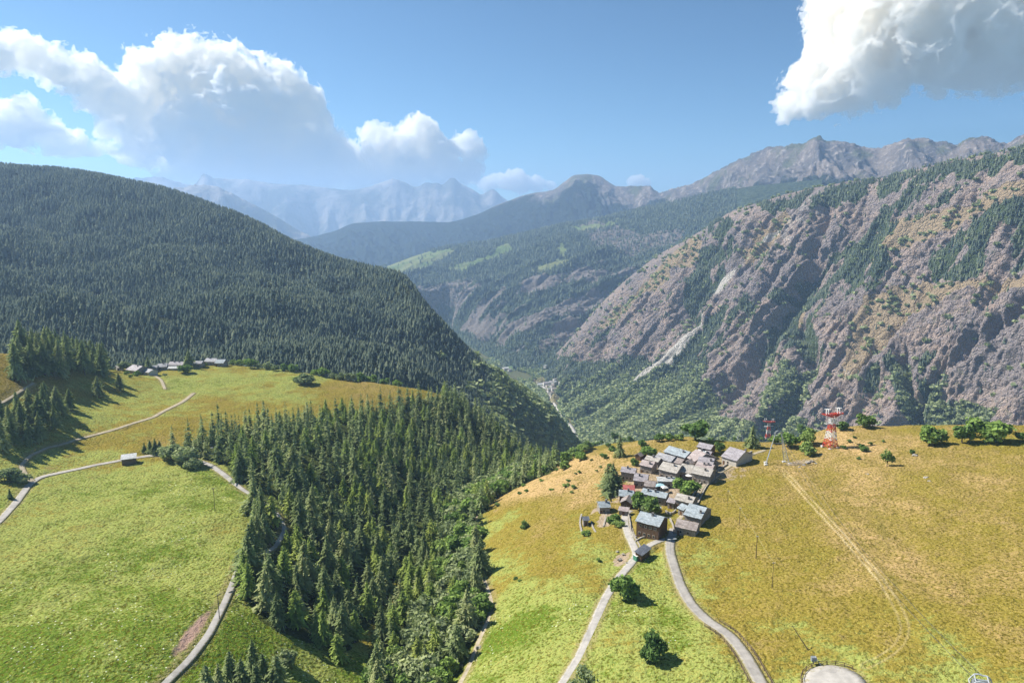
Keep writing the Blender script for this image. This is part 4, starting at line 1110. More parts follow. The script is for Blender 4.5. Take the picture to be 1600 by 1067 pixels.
lone(1175,699,13.0,(CONI[2][0],CONI[2][1],CONI[2][2]),"dark_conifer","conifer","single dark conifer by the stony path left of the pylons",1.15)
lone(968,714,13.0,CONI[0],"dark_conifer","conifer","dark narrow conifer left of the small hut above the village",1.0)
lone(961,687,9.5,DARKS[1],"brow_tree","tree","round dark tree on the brow above the village, by the valley road",1.1)
lone(1086,688,11.5,DARKS[2],"brow_tree","tree","broad dark tree on the brow behind the highest roof",1.35)
lone(957,769,14.5,CONI[5],"dark_conifer","conifer","bulky dark conifer at the village's left edge",1.45)
lone(949,760,11.5,CONI[2],"dark_conifer","conifer","dark conifer behind the bulky one at the village's left edge",1.35)
lone(1001,797,7.6,LEAFY[1],"village_tree","tree","left of two green trees behind the big wooden house",1.05)
lone(1018,803,7.6,DARKS[0],"village_tree","tree","right of two green trees behind the big wooden house",1.0)
lone(1009,802,4,GREYS[0],"village_tree","tree","pale tree between the two green village trees",1.2)
lone(1072,775,8.6,LEAFY[2],"village_tree","tree","round green tree in the garden by the stony path",1.1)
lone(1013,714,6.0,LEAFY[3],"village_tree","tree","green tree next to the small hut above the village",1.4)
lone(991,728,4.2,LEAFY[0],"village_tree","tree","low tree at the gable of the long mauve house",1.2)
lone(1124,706,6.2,DARKS[1],"village_tree","tree","dark tree between the highest roof and the detached house",1.0)
lone(957,815,3.4,LEAFY[1],"garden_bush","bush","green bush in the garden below the small blue roofs",1.8)
lone(966,822,2.6,LEAFY[2],"garden_bush","bush","low bush at the pale road's left kerb in the garden",1.7)
lone(916,836,2.2,LEAFY[3],"garden_bush","bush","low green bush below the smallest blue-roofed hut",1.8)
lone(818,826,3.6,DARKS[0],"slope_bush","bush","single dark bush on the golden slope left of the village",1.2)
lone(477,599,8.2,GREYS[1],"meadow_shrub","shrub","grey green rounded shrub on the left meadow's crest",1.75)
lone(464,597,5.0,DARKS[1],"meadow_shrub","shrub","dark shrub touching the grey green one on the meadow's crest",1.4)
lone(268,718,8.0,GREYS[0],"pale_tree","tree","pale grey green tree left of the road where it enters the wood",1.35)
lone(290,724,9.0,GREYS[2],"pale_tree","tree","larger pale tree hanging over the road at the wood's corner",1.4)
lone(305,732,5.5,GREYS[1],"pale_tree","tree","small pale tree right of the others at the road bend",1.4)
for i,(px,py,h) in enumerate([(226,706,5.5),(235,708,7.5),(243,709,8.6),(250,708,7.4)]):
    lone(px,py,h,CONI[i],"small_conifer","conifer","small dark conifer in the short row right of the roadside shed",1.15,"small conifers right of the roadside shed")
lone(154,619,13.5,CONI[1],"lone_spruce","spruce","lone spruce with a long shadow on the yellow slope, left one",1.2)
lone(187,610,12.5,CONI[3],"lone_spruce","spruce","lone spruce nearest the left hamlet, right of the other lone spruce",1.25)
lone(92,645,14.0,CONI[6],"lone_spruce","spruce","tall spruce at the lower corner of the left clump, by its shadow",1.15)
lone(110,640,13.0,CONI[4],"lone_spruce","spruce","spruce at the right corner of the lower left group",1.15)
lone(14,752,6.5,GREYS[0],"pale_tree","tree","pale round tree at the left edge above the road",1.3)
lone(34,754,4.6,GREYS[1],"pale_tree","tree","pale shrubby tree at the road fork on the left",1.4)
lone(16,779,5.0,CONI[2],"small_conifer","conifer","small young conifer beside the road at the left edge",1.0)
lone(232,579,11.5,CONI[0],"hamlet_conifer","conifer","dark conifer in front of the left hamlet's roofs",1.3)
lone(290,583,7.6,LEAFY[2],"hamlet_tree","tree","round dark green tree in front of the left hamlet",1.25)
lone(296,575,16.5,CONI[3],"hamlet_conifer","conifer","tall dark conifer behind the left hamlet",1.2)
lone(243,573,6.0,GREYS[1],"hamlet_tree","tree","pale rounded tree behind the middle of the left hamlet",1.7)
lone(193,578,7.0,GREYS[2],"hamlet_tree","tree","pale tree at the left end of the left hamlet",1.2)
lone(214,588,4.0,LEAFY[0],"hamlet_tree","tree","low olive bush below the left hamlet's first roofs",1.5)
lone(198,586,3.4,LEAFY[3],"hamlet_tree","tree","low green bush left of the olive one under the hamlet",1.3)
lone(448,1036,4.6,GREYS[1],"lawn_shrub","shrub","grey green shrub on the small clearing left of the wood",1.3)
lone(528,1030,9.5,LARCH[2],"lawn_larch","larch","bright green young larch at the clearing's far corner",1.2)
lone(497,1004,10.5,LARCH[0],"lawn_larch","larch","bright larch at the wood's front edge, left of the young one",1.1)
for i, (px, py, h) in enumerate([(201,577,5),(222,570,6),(236,569,7),(252,568,7.5),(262,567,7),(272,566,6.5),(281,567,6),(312,565,6),(180,575,6.5),(258,588,2.6),(204,590,2.5),(320,572,3.0)]):
    lone(px,py,h,(GREYS+LEAFY)[i%7],"hamlet_bush","tree","small pale leafy tree among or behind the left hamlet's houses",1.35,"leafy trees round the left hamlet")
# leafy bushes on the brow between wood and village
for i, (px, py, h) in enumerate([(884,722,6),(893,716,7),(902,710,7.5),(911,706,7.5),(919,702,7),(927,698,6),(933,696,5),(940,693,4),(880,732,4.5),(908,718,5),(975,690,5),(985,690,4.5),(1003,697,4),(1030,690,4.5),(1045,688,4),(1060,687,4),(1110,688,4),(1130,688,4.5),(1147,688,4),(950,698,4),(944,716,3),(957,706,3.5),(1190,688,4.0),(1210,692,4.2)]):
    lone(px,py,h,(LEAFY+DARKS)[i%7],"brow_bush","bush","green bush in the row along the brow above the village",1.35,"bushes along the brow above the village")
for i, (px, py, h) in enumerate([(735,790,5.5),(748,782,6.5),(762,776,6.5),(775,770,5.5),(790,764,6),(803,760,6),(815,756,5.5),(828,750,5),(842,744,5),(855,737,5),(742,802,4.5),(738,830,5),(744,860,5),(750,880,5),(772,771,3),(757,955,6.5),(748,968,5)]):
    lone(px,py,h,(LEAFY+GREYS)[i%7],"stream_bush","bush","bright leafy bush where the ravine wood meets the right meadow",1.35,"bushes at the ravine's meadow edge")
# small scrub on the golden slope left of the village
SCR = [(835,735,1.3),(828,745,1.2),(846,752,1.4),(818,760,1.6),(823,768,1.5),(812,772,1.4),(888,752,1.3),(896,762,1.6),(893,770,1.0),(862,766,1.2),(870,735,1.2),(925,720,1.2),(932,736,1.0),(899,740,.9),(905,738,1.1),(776,790,1.5),(884,760,1.8),(938,730,1.0),(941,712,1.6),(952,728,1.5),(806,905,1.0),(812,908,.9),(936,875,1.0),(1345,697,1.5),(1360,694,1.3),(1327,690,1.4),(1335,684,1.2),(1318,700,1.6),(1380,690,1.0)]
for i, (px, py, h) in enumerate(SCR):
    lone(px,py,h,(LEAFY+DARKS)[i%7],"scrub","shrub","small scrubby tuft on the dry golden grass of the ridge",1.9,"scrub tufts on the golden slopes",-.1)
# ------------------------------------------------------------------ houses
def slab_mat(name, a, b, c, sc=1.5):
    """roof of split stone slabs: every slab its own shade"""
    g = NG(name); P = g.coord("Object")
    w = g.n("ShaderNodeTexBrick"); g.set(w.inputs["Vector"], g.map(P, (1.0, 1.35, 1.0)))
    w.inputs["Scale"].default_value = 1.0; w.inputs["Brick Width"].default_value = .75; w.inputs["Row Height"].default_value = .42; w.inputs["Mortar Size"].default_value = .03
    w.inputs["Color1"].default_value = (0.55, 0.55, 0.55, 1); w.inputs["Color2"].default_value = (1.25, 1.25, 1.25, 1); w.inputs["Mortar"].default_value = (0.2, 0.2, 0.2, 1)
    n = g.noise(P, 0.55, 4, .65); f = g.noise(P, 3.0, 3, .6)
    c0 = g.mix(g.rng(n, .36, .64), a, b); c0 = g.mix(g.math('MULTIPLY', g.rng(f, .5, .7), .6), c0, c)
    c0 = g.mix(0.7, c0, g.mul(c0, w.outputs["Color"]))
    st = g.rng(g.noise(g.map(P, (.25, 1.2, 1)), 0.9, 3, .6), .5, .64)
    c0 = g.mix(g.math('MULTIPLY', st, .45), c0, g.mul(c0, (0.62, 0.60, 0.56)))
    bh = g.math('ADD', f, g.math('MULTIPLY', w.outputs["Fac"], -.6))
    return g.principled(c0, .62, .35, 0, g.bump(bh, .6, .15))
ROOF = {
 'blue': slab_mat("blue_grey_slabs", (0.339, 0.390, 0.412), (0.418, 0.463, 0.480), (0.271, 0.316, 0.339)),
 'beige': slab_mat("beige_slabs", (0.452, 0.412, 0.356), (0.531, 0.492, 0.435), (0.350, 0.305, 0.254)),
 'mauve': slab_mat("mauve_slabs", (0.335, 0.300, 0.312), (0.425, 0.390, 0.400), (0.50, 0.46, 0.46)),
 'grey': slab_mat("grey_slabs", (0.328, 0.322, 0.328), (0.441, 0.435, 0.435), (0.249, 0.243, 0.249)),
 'brown': slab_mat("brown_slabs", (0.285, 0.232, 0.205), (0.40, 0.345, 0.315), (0.49, 0.44, 0.40)),
 'red': slab_mat("red_sheet", (0.475, 0.119, 0.102), (0.531, 0.158, 0.136), (0.452, 0.136, 0.113)),
 'white': slab_mat("pale_slabs", (0.588, 0.588, 0.565), (0.678, 0.678, 0.655), (0.475, 0.475, 0.463)),
 'slate': slab_mat("dark_sheet", (0.141, 0.153, 0.181), (0.192, 0.203, 0.232), (0.124, 0.136, 0.158)),
 'pink': slab_mat("pinkish_slabs", (0.424, 0.345, 0.322), (0.497, 0.424, 0.395), (0.339, 0.266, 0.249)),
}
def wall_mat(name, a, b, planks=False):
    g = NG(name); P = g.coord("Object")
    if planks:
        n = g.noise(g.map(P, (.6, .6, 6)), 1.5, 3); f = g.noise(P, 3, 3)
    else:
        n = g.voro(P, 2.0, 'F1', "Color"); n = g.noise(P, 1.3, 4, .7); f = g.voro(P, 2.4)
    return g.diffuse(g.mix(g.rng(n, .35, .65), a, b), g.bump(f, .5, .12))
WALL = {'stone': wall_mat("rubble_stone", (0.20, 0.175, 0.15), (0.36, 0.32, 0.28)),
        'wood': wall_mat("dark_larch_planks", (0.095, 0.058, 0.036), (0.17, 0.11, 0.07), True),
        'plaster': wall_mat("pale_plaster", (0.46, 0.42, 0.36), (0.56, 0.52, 0.45)),
        'brown': wall_mat("weathered_planks", (0.13, 0.09, 0.065), (0.21, 0.15, 0.11), True)}
g = NG("window_glass"); M_GLASS = g.principled((0.03, 0.035, 0.04), .12, .5)
g = NG("door_wood"); M_DOOR = g.diffuse(g.mix(g.noise(g.map(g.coord(), (5, 5, .6)), 2.0, 3), (0.10, 0.055, 0.03), (0.20, 0.12, 0.07)))
g = NG("window_frame_paint"); M_FRAME = g.diffuse((0.42, 0.34, 0.25))
M_CHIM = wall_mat("chimney_stone", (0.13, 0.12, 0.115), (0.24, 0.22, 0.21))
hrs = random.Random(5)

def house_at(M, yaw, w, d, h, pitch, roof, wall, label, name="stone_house", cat="house", kind='gable', chim=(), win=2, door=True, group=None, ov=.5, two=False, fall=0.0):
    """M: middle of the front wall foot; local x along the front, local y to the back"""
    t = empty(name, M, yaw); tag(t, label, cat, group)
    tp = math.tan(pitch); W2 = w / 2; deep = -2.2
    b = MB()
    if kind == 'gable':
        rz = h + d / 2 * tp
        v = [(-W2, 0, deep), (W2, 0, deep), (W2, d, deep), (-W2, d, deep), (-W2, 0, h), (W2, 0, h), (W2, d, h), (-W2, d, h), (-W2, d / 2, rz), (W2, d / 2, rz)]
        b.add(v, [(0, 1, 5, 4), (1, 2, 6, 9, 5), (2, 3, 7, 6), (3, 0, 4, 8, 7), (0, 3, 2, 1), (4, 5, 9, 8), (6, 7, 8, 9)])
    elif kind == 'shed':
        rz = h + d * tp
        v = [(-W2, 0, deep), (W2, 0, deep), (W2, d, deep), (-W2, d, deep), (-W2, 0, h), (W2, 0, h), (W2, d, rz), (-W2, d, rz)]
        b.add(v, [(0, 1, 5, 4), (1, 2, 6, 5), (2, 3, 7, 6), (3, 0, 4, 7), (0, 3, 2, 1), (4, 5, 6, 7)])
    else:                                   # gable towards the viewer
        rz = h + W2 * tp
        v = [(-W2, 0, deep), (W2, 0, deep), (W2, d, deep), (-W2, d, deep), (-W2, 0, h), (W2, 0, h), (W2, d, h), (-W2, d, h), (0, 0, rz), (0, d, rz)]
        b.add(v, [(0, 1, 5, 8, 4), (1, 2, 6, 5), (2, 3, 7, 9, 6), (3, 0, 4, 7), (0, 3, 2, 1), (5, 6, 9, 8), (7, 4, 8, 9)])
    b.build("wall", WALL[wall], t)
    # roof slabs with real thickness and a slightly uneven edge
    b = MB(); th = .22; og = .45
    def slab(p, q):                         # p,q: two eave points then two ridge points (a quad) -> thick plate
        n = 9; top = []
        a0, a1, r1, r0 = [Vector(k) for k in p]
        nn = (a1 - a0).cross(r0 - a0).normalized()
        if nn.z < 0: nn = -nn
        vs = []; fs = []
        for i in range(n + 1):
            s = i / n; e = a0.lerp(a1, s); r = r0.lerp(r1, s)
            j = (hrs.random() - .5) * .16; k = (hrs.random() - .5) * .07
            e = e + (e - r).normalized() * j + nn * k
            r = r + nn * ((hrs.random() - .5) * .05)
            vs += [e + nn * .04, e + nn * (.04 + th), r + nn * (.04 + th), r + nn * .04]
        for i in range(n):
            o = i * 4
            fs += [(o + 1, o + 5, o + 6, o + 2), (o, o + 3, o + 7, o + 4), (o, o + 4, o + 5, o + 1), (o + 2, o + 6, o + 7, o + 3)]
        fs += [(0, 1, 2, 3), (n * 4, n * 4 + 3, n * 4 + 2, n * 4 + 1)]
        b.add(vs, fs)
    if kind == 'gable':
        rz = h + d / 2 * tp
        slab([(-W2 - og, -ov, h - ov * tp), (W2 + og, -ov, h - ov * tp), (W2 + og, d / 2 + .02, rz), (-W2 - og, d / 2 + .02, rz)], 0)
        slab([(W2 + og, d + ov, h - ov * tp), (-W2 - og, d + ov, h - ov * tp), (-W2 - og, d / 2 - .02, rz + .012), (W2 + og, d / 2 - .02, rz + .012)], 0)
    elif kind == 'shed':
        slab([(-W2 - og, -ov, h - ov * tp), (W2 + og, -ov, h - ov * tp), (W2 + og, d + ov * .6, h + (d + ov * .6) * tp), (-W2 - og, d + ov * .6, h + (d + ov * .6) * tp)], 0)
    else:
        rz = h + W2 * tp
        slab([(-W2 - ov, d + og, h - ov * tp), (-W2 - ov, -og, h - ov * tp), (.02, -og, rz), (.02, d + og, rz)], 0)
        slab([(W2 + ov, -og, h - ov * tp), (W2 + ov, d + og, h - ov * tp), (-.02, d + og, rz + .012), (-.02, -og, rz + .012)], 0)
    rf = b.build("roof", ROOF[roof], t)
    for (cx, cy) in chim:                   # fractions along the front and towards the back
        x = cx * W2; y = cy * d
        zt = h + (min(y, d - y) if kind == 'gable' else (y if kind == 'shed' else W2 - abs(x))) * tp
        c = MB(); c.box((x, y, zt + .45), (.75, .65, 1.5)); c.box((x, y, zt + 1.45), (.95, .85, .12))
        c.box((x - .26, y, zt + 1.30), (.14, .5, .2)); c.box((x + .26, y, zt + 1.30), (.14, .5, .2))
        c.build("chimney", M_CHIM, rf)
    rows = [1.5] if not two else [1.5, h - 1.6]
    for r_, zz in enumerate(rows):
        for k in range(win):
            x = -W2 + w * (k + .7 + (.25 if r_ else 0)) / (win + .7)
            if zz + .6 > h: zz = h - .9
            f = MB(); f.box((x, -.03, zz), (1.05, .10, 1.15)); fo = f.build("window", M_FRAME, t)
            p = MB(); p.box((x, -.065, zz), (.78, .06, .88)); p.build("pane", M_GLASS, fo)
    if door:
        x = -W2 + w * .14 if win else 0
        f = MB(); f.box((x, -.03, .75), (1.05, .10, 2.1)); f.build("door", M_DOOR, t)
    return t
def house(eL, eR, ridge_y, h, pitch_deg=24, ov=.5, **kw):
    """placed so that the roof's lower edge runs between two surveyed points"""
    pitch = math.radians(pitch_deg); tp = math.tan(pitch)
    kind = kw.get('kind', 'gable')
    zg = g1((eL[0] + eR[0]) / 2, (eL[1] + eR[1]) / 2 + h * 2.5)[2]
    for _ in range(4):
        zE = zg + h - ov * tp
        A = at_z(eL[0], eL[1], zE); B = at_z(eR[0], eR[1], zE); Mp = (A + B) / 2
        zg = float(ground_z(Mp[0], Mp[1]))
    ex = (B - A)[:2]; L = np.hypot(*ex); ex /= L; ey = np.array([-ex[1], ex[0]])
    yaw = math.atan2(ex[1], ex[0])
    best = None
    for d in np.arange(2.2, 18, .1):
        if kind == 'gable': q = np.array([*(Mp[:2] + ey * (d / 2 + ov)), zg + h + d / 2 * tp + .25])
        elif kind == 'shed': q = np.array([*(Mp[:2] + ey * (d + 1.5 * ov)), zg + h + d * tp + .2])
        else: q = np.array([*(Mp[:2] + ey * (d + ov)), zg + h + (L / 2) * tp])
        e = abs(project(q)[1] - ridge_y)
        if best is None or e < best[0]: best = (e, d)
    d = best[1]
    foot = Mp[:2] + ey * ov
    w = max(2.0, L - .9) if kind != 'front' else max(2.0, L - 2 * ov)
    HOUSES.append((kw['label'], round(w, 1), round(d, 1), round(h, 1)))
    return house_at((foot[0], foot[1], zg), yaw, w, d, h, pitch, ov=ov, **kw)
HOUSES = []
def V(x, y): return (890 + x / 5.333, 680 + y / 5.333)
def ry(y): return 680 + y / 5.333
house(V(545,715), V(748,768), ry(655), 6.4, label="largest house, dark timber walls under a big blue grey roof", roof='blue', wall='wood', chim=[(.1,.42)], win=4, two=True)
house(V(872,762), V(1056,802), ry(712), 3.4, label="low barn with a rough brown roof at the village's lower right corner", name="stone_barn", cat="barn", roof='brown', wall='stone', win=2)
house(V(945,663), V(1096,703), ry(582), 4.0, label="right-hand house with a blue grey roof casting a shadow on the grass", roof='blue', wall='stone', chim=[(.72,.2)], win=2)
house(V(892,606), V(950,630), ry(578), 3.0, 20, label="low blue grey wing at the left gable of the right-hand house", name="lean_to", cat="lean-to", kind='shed', roof='blue', wall='stone', win=0)
house(V(868,536), V(1022,574), ry(496), 3.8, label="house with a plain beige roof behind the right-hand blue grey house", roof='beige', wall='stone', chim=[(.5,.2)], win=2)
house(V(805,557), V(874,573), ry(526), 2.6, 18, label="tiny mauve-roofed lean-to between the long blue house and the beige one", name="lean_to", cat="lean-to", kind='shed', roof='mauve', wall='stone', win=0)
house(V(590,486), V(802,530), ry(458), 4.0, label="long house with a narrow blue grey roof in the village's middle", roof='blue', wall='stone', chim=[(-.55,.3),(.05,.35)], win=4)
house(V(730,384), V(893,390), ry(346), 3.6, 20, label="house with the palest, almost white roof in the village's middle", roof='white', wall='stone', chim=[(.0,.4),(.55,.4)], win=2)
house(V(528,378), V(648,392), ry(318), 3.6, label="mauve-roofed house left of the whitest roof, above the red roof", roof='mauve', wall='stone', chim=[(-.25,.3)], win=2)
house(V(618,424), V(716,434), ry(376), 3.0, label="house with a ragged brown roof right below the mauve-roofed one", roof='brown', wall='stone', win=1)
house(V(420,305), V(545,322), ry(266), 4.6, label="long mauve-roofed house at the village's upper left end", roof='mauve', wall='stone', chim=[(-.15,.35)], win=3)
house(V(446,464), V(546,468), ry(412), 3.2, label="house with the village's only red roof", roof='red', wall='plaster', win=1)
house(V(408,508), V(538,516), ry(455), 3.6, label="blue grey roofed house touching the red roof", roof='blue', wall='wood', chim=[(.3,.4)], win=2)
house(V(416,566), V(524,582), ry(496), 2.8, 32, label="small brown cabin showing its gable above the pale road's end", name="cabin", cat="cabin", kind='front', roof='brown', wall='wood', win=1)
house(V(402,628), V(492,640), ry(596), 2.2, 12, label="low pinkish lean-to in front of the small brown cabin", name="lean_to", cat="lean-to", kind='shed', roof='pink', wall='stone', win=0)
house(V(246,606), V(346,602), ry(548), 3.4, label="small house with a blue roof alone left of the village", roof='blue', wall='stone', chim=[(.45,.4)], win=1)
house(V(110,712), V(168,710), ry(674), 2.8, label="smallest blue-roofed hut at the far left of the village", name="hut", cat="hut", roof='slate', wall='stone', win=0)
house(V(735,284), V(892,322), ry(233), 4.4, label="beige-roofed house, second from right in the front row of the upper cluster", roof='beige', wall='stone', chim=[(.4,.35)], win=3)
house(V(908,304), V(1012,322), ry(240), 3.4, label="narrow beige house wedged into the middle of the upper row", roof='beige', wall='stone', chim=[(-.3,.5),(.1,.5)], win=2)
house(V(1010,316), V(1170,350), ry(268), 4.6, label="beige-roofed end house of the upper row, with a tall dark front", roof='beige', wall='stone', chim=[(.3,.3)], win=3)
house(V(1040,262), V(1188,292), ry(232), 4.4, 20, label="pinkish roof right behind the end house of the upper row", roof='pink', wall='stone', chim=[(-.1,.3),(.4,.35)], win=0)
house(V(1062,226), V(1196,246), ry(182), 4.2, label="mauve roof behind the pinkish one near the detached house", roof='mauve', wall='stone', chim=[(.7,.2)], win=1)
house(V(578,248), V(686,272), ry(212), 4.4, label="brown mauve roofed house at the left end of the upper row", roof='pink', wall='stone', chim=[(.5,.2)], win=2)
house(V(622,200), V(738,228), ry(178), 4.0, label="narrow beige roof behind the left end of the upper row", roof='beige', wall='stone', chim=[(.0,.4)], win=0)
house(V(705,186), V(845,226), ry(158), 3.8, label="grey beige roof right of the narrow beige one in the back row", roof='grey', wall='stone', win=1)
house(V(845,222), V(925,244), ry(190), 3.0, label="low brown roof squeezed between the back rows of the village", roof='brown', wall='brown', win=1)
house(V(780,138), V(962,192), ry(110), 4.2, label="long bluish roof at the back of the village", roof='blue', wall='stone', chim=[(.55,.3)], win=3)
house(V(962,182), V(1044,222), ry(134), 3.8, label="pinkish roofed house right of the long bluish roof", roof='pink', wall='stone', win=1)
house(V(950,222), V(1022,244), ry(200), 3.0, 30, label="small brown gable in the gap behind the narrow beige house", name="cabin", cat="cabin", kind='front', roof='brown', wall='stone', win=0)
house(V(1045,158), V(1116,174), ry(122), 4.0, label="small white roof below the highest dark mauve roof", roof='white', wall='stone', chim=[(.0,.4)], win=1)
house(V(1126,154), V(1176,164), ry(130), 3.4, label="smallest mauve roof beside the small white roof", name="hut", cat="hut", roof='mauve', wall='wood', win=0)
house(V(1056,98), V(1176,124), ry(68), 4.4, label="dark mauve roof, highest and farthest of the village", roof='mauve', wall='wood', win=2)
house(V(1258,178), V(1392,218), ry(112), 3.8, label="detached mauve-roofed house by the stony path on the right", roof='mauve', wall='plaster', chim=[(.85,.6)], win=1)
house(V(536,168), V(592,182), ry(122), 3.2, 34, label="small dark hut with pale gable trim above the village", name="hut", cat="hut", kind='front', roof='brown', wall='wood', win=0)
house(V(604,1008), V(684,944), ry(935), 2.4, 14, label="dark grey lean-to with a sheet roof beside the road junction", name="carport", cat="shed", kind='shed', roof='slate', wall='wood', win=0, door=False)

# ---- the left hamlet
def Hh(x, y): return (160 + x / 6.667, 540 + y / 6.667)
def hy(y): return 540 + y / 6.667
HG = "houses of the left hamlet"
house(Hh(240,252), Hh(345,268), hy(205), 2.7, label="mauve grey roofed house at the left end of the left hamlet", roof='mauve', wall='stone', chim=[(.3,.4)], win=2)
house(Hh(150,236), Hh(222,226), hy(206), 2.3, label="beige roofed house behind the hamlet's left end", roof='beige', wall='plaster', win=1)
house(Hh(235,212), Hh(325,215), hy(192), 2.3, label="low dark roof behind the hamlet's mauve grey one", roof='grey', wall='stone', win=1)
house(Hh(395,268), Hh(478,286), hy(240), 2.3, label="pale grey roof low in the hamlet, left of its dark conifer", roof='grey', wall='plaster', win=1)
house(Hh(455,238), Hh(570,232), hy(206), 2.7, label="grey roof behind the hamlet's dark conifer", roof='grey', wall='stone', win=2)
house(Hh(568,228), Hh(672,222), hy(184), 2.9, label="grey roofed house right of the hamlet's dark conifer", roof='grey', wall='stone', chim=[(.2,.4)], win=2)
house(Hh(676,204), Hh(832,206), hy(166), 2.9, label="long mauve roof above the hamlet's white roof", roof='mauve', wall='stone', chim=[(-.4,.4),(.3,.4)], win=3)
house(Hh(674,242), Hh(802,240), hy(213), 1.9, label="house with the hamlet's white roof", roof='white', wall='stone', win=2)
house(Hh(930,190), Hh(1032,190), hy(158), 3.5, label="dark walled house right of the hamlet's round tree", roof='grey', wall='stone', win=2)
house(Hh(1052,168), Hh(1168,172), hy(130), 3.5, label="hamlet's big pale grey roof, left of the two at its right end", roof='grey', wall='stone', chim=[(-.4,.45)], win=2)
house(Hh(1165,186), Hh(1262,186), hy(142), 3.1, label="rightmost roof of the left hamlet, bluish grey", roof='blue', wall='stone', win=2)
# ---- roadside shed in the left meadow
house((188,719), (213,716), 709, 2.9, 16, label="roadside shed with a pale roof and dark open front in the left meadow", name="roadside_shed", cat="shed", kind='shed', roof='white', wall='brown', win=0, door=False)

# ---- village in the valley, seen between the slopes
def on_grid(H, px, py):
    X, Y, Z = H[0], H[1], H[2]
    a, b, d = project(np.stack([X, Y, Z], -1))
    k = np.argmin((a - px) ** 2 + (b - py) ** 2 + np.where(d > 0, 0, 1e9)); i, j = np.unravel_index(k, X.shape)
    return np.array([X[i, j], Y[i, j], Z[i, j]])
for i, (px, py, rf, w) in enumerate([(846,604,'white',16),(849,609,'grey',14),(854,602,'mauve',15),(858,606,'brown',13),(862,601,'mauve',15),(865,606,'pink',14),(860,611,'grey',12),(867,611,'brown',15),(868,600,'white',12),(853,613,'mauve',13),(863,617,'pink',14),(842,608,'grey',12),(877,602,'white',11),(882,600,'grey',11),(855,574,'white',12),(815,579,'grey',12),(792,574,'white',13),(800,577,'mauve',11),(868,596,'beige',9)]):
    p = on_grid(H2, px, py)
    house_at((p[0], p[1], p[2] - .5), hrs.uniform(-.9, .9), w * 1.3, w * .9, 8, math.radians(26), rf, 'plaster', "distant house in the cluster on the valley floor beside the road", cat="house", win=2, door=False, group="distant houses on the valley floor")
# ------------------------------------------------------------------ valley road far below
def far_ribbon(name, pts, w, label, cat):
    p = np.array([on_grid(H2, a, b) for a, b in pts])
    t = np.linspace(0, len(p) - 1, len(p) * 8); q = np.stack([np.interp(t, range(len(p)), p[:, k]) for k in range(3)], -1)
    for _ in range(8): q[1:-1] = .25 * q[:-2] + .5 * q[1:-1] + .25 * q[2:]
    d = np.gradient(q[:, :2], axis=0); d /= np.linalg.norm(d, axis=1)[:, None] + 1e-9; n = np.column_stack([d[:, 1], -d[:, 0]])
    V = np.stack([np.column_stack([q[:, :2] - n * w / 2, q[:, 2] + 1.0]), np.column_stack([q[:, :2] - n * w / 2, q[:, 2] + 3.2]), np.column_stack([q[:, :2] + n * w / 2, q[:, 2] + 3.2]), np.column_stack([q[:, :2] + n * w / 2, q[:, 2] + 1.0])], 1)
    ix = np.arange(len(q) * 4).reshape(-1, 4)
    f = np.stack([ix[:-1, :-1], ix[:-1, 1:], ix[1:, 1:], ix[1:, :-1]], -1).reshape(-1, 4)[:, ::-1]
    tag(link(name, new_mesh(name, V, f, M_ROAD['pale'], False, {"edge": np.tile([0.2, .2, .2, .2], len(q))})), label, cat, kind="structure")
far_ribbon("valley_road", [(907,691),(900,679),(893,668),(884,657),(875,645),(868,634),(861,622),(856,612),(848,604),(838,597),(826,592),(812,588),(798,580),(786,573)], 9, "pale road running along the valley floor", "road")

# ------------------------------------------------------------------ pylons
def paint(name, col, rough=.5, spec=.4):
    g = NG(name); n = g.noise(g.coord(), 1.2, 4, .6)
    return g.principled(g.mix(g.rng(n, .3, .7), tuple(c * .86 for c in col), col), rough, spec)
M_RED = paint("red_paint", (0.62, 0.075, 0.04)); M_WHITE = paint("white_paint", (0.74, 0.72, 0.68)); M_GALV = paint("galvanised_steel", (0.40, 0.42, 0.43), .45)
M_DGALV = paint("dull_steel", (0.22, 0.24, 0.25), .5)
M_CONC = wall_mat("concrete", (0.42, 0.41, 0.39), (0.56, 0.55, 0.52))
M_POLE = wall_mat("pole_wood", (0.085, 0.06, 0.042), (0.15, 0.11, 0.08), True)
M_CABLE = paint("steel_cable", (0.10, 0.10, 0.10), .5)
def lattice(b, z0, z1, a0, a1, r, n=2, x=True):
    """four legs from half width a0 at z0 to a1 at z1, with bracing"""
    for i in range(n):
        za = z0 + (z1 - z0) * i / n; zb = z0 + (z1 - z0) * (i + 1) / n
        wa = a0 + (a1 - a0) * i / n; wb = a0 + (a1 - a0) * (i + 1) / n
        ca = [(-wa, -wa), (wa, -wa), (wa, wa), (-wa, wa)]; cb = [(-wb, -wb), (wb, -wb), (wb, wb), (-wb, wb)]
        for k in range(4):
            j = (k + 1) % 4
            b.tube((*ca[k], za), (*cb[k], zb), r, n=5)
            b.tube((*ca[k], za), (*cb[j], zb), r * .6, n=4); b.tube((*ca[j], za), (*cb[k], zb), r * .6, n=4)
            b.tube((*cb[k], zb), (*cb[j], zb), r * .7, n=4)
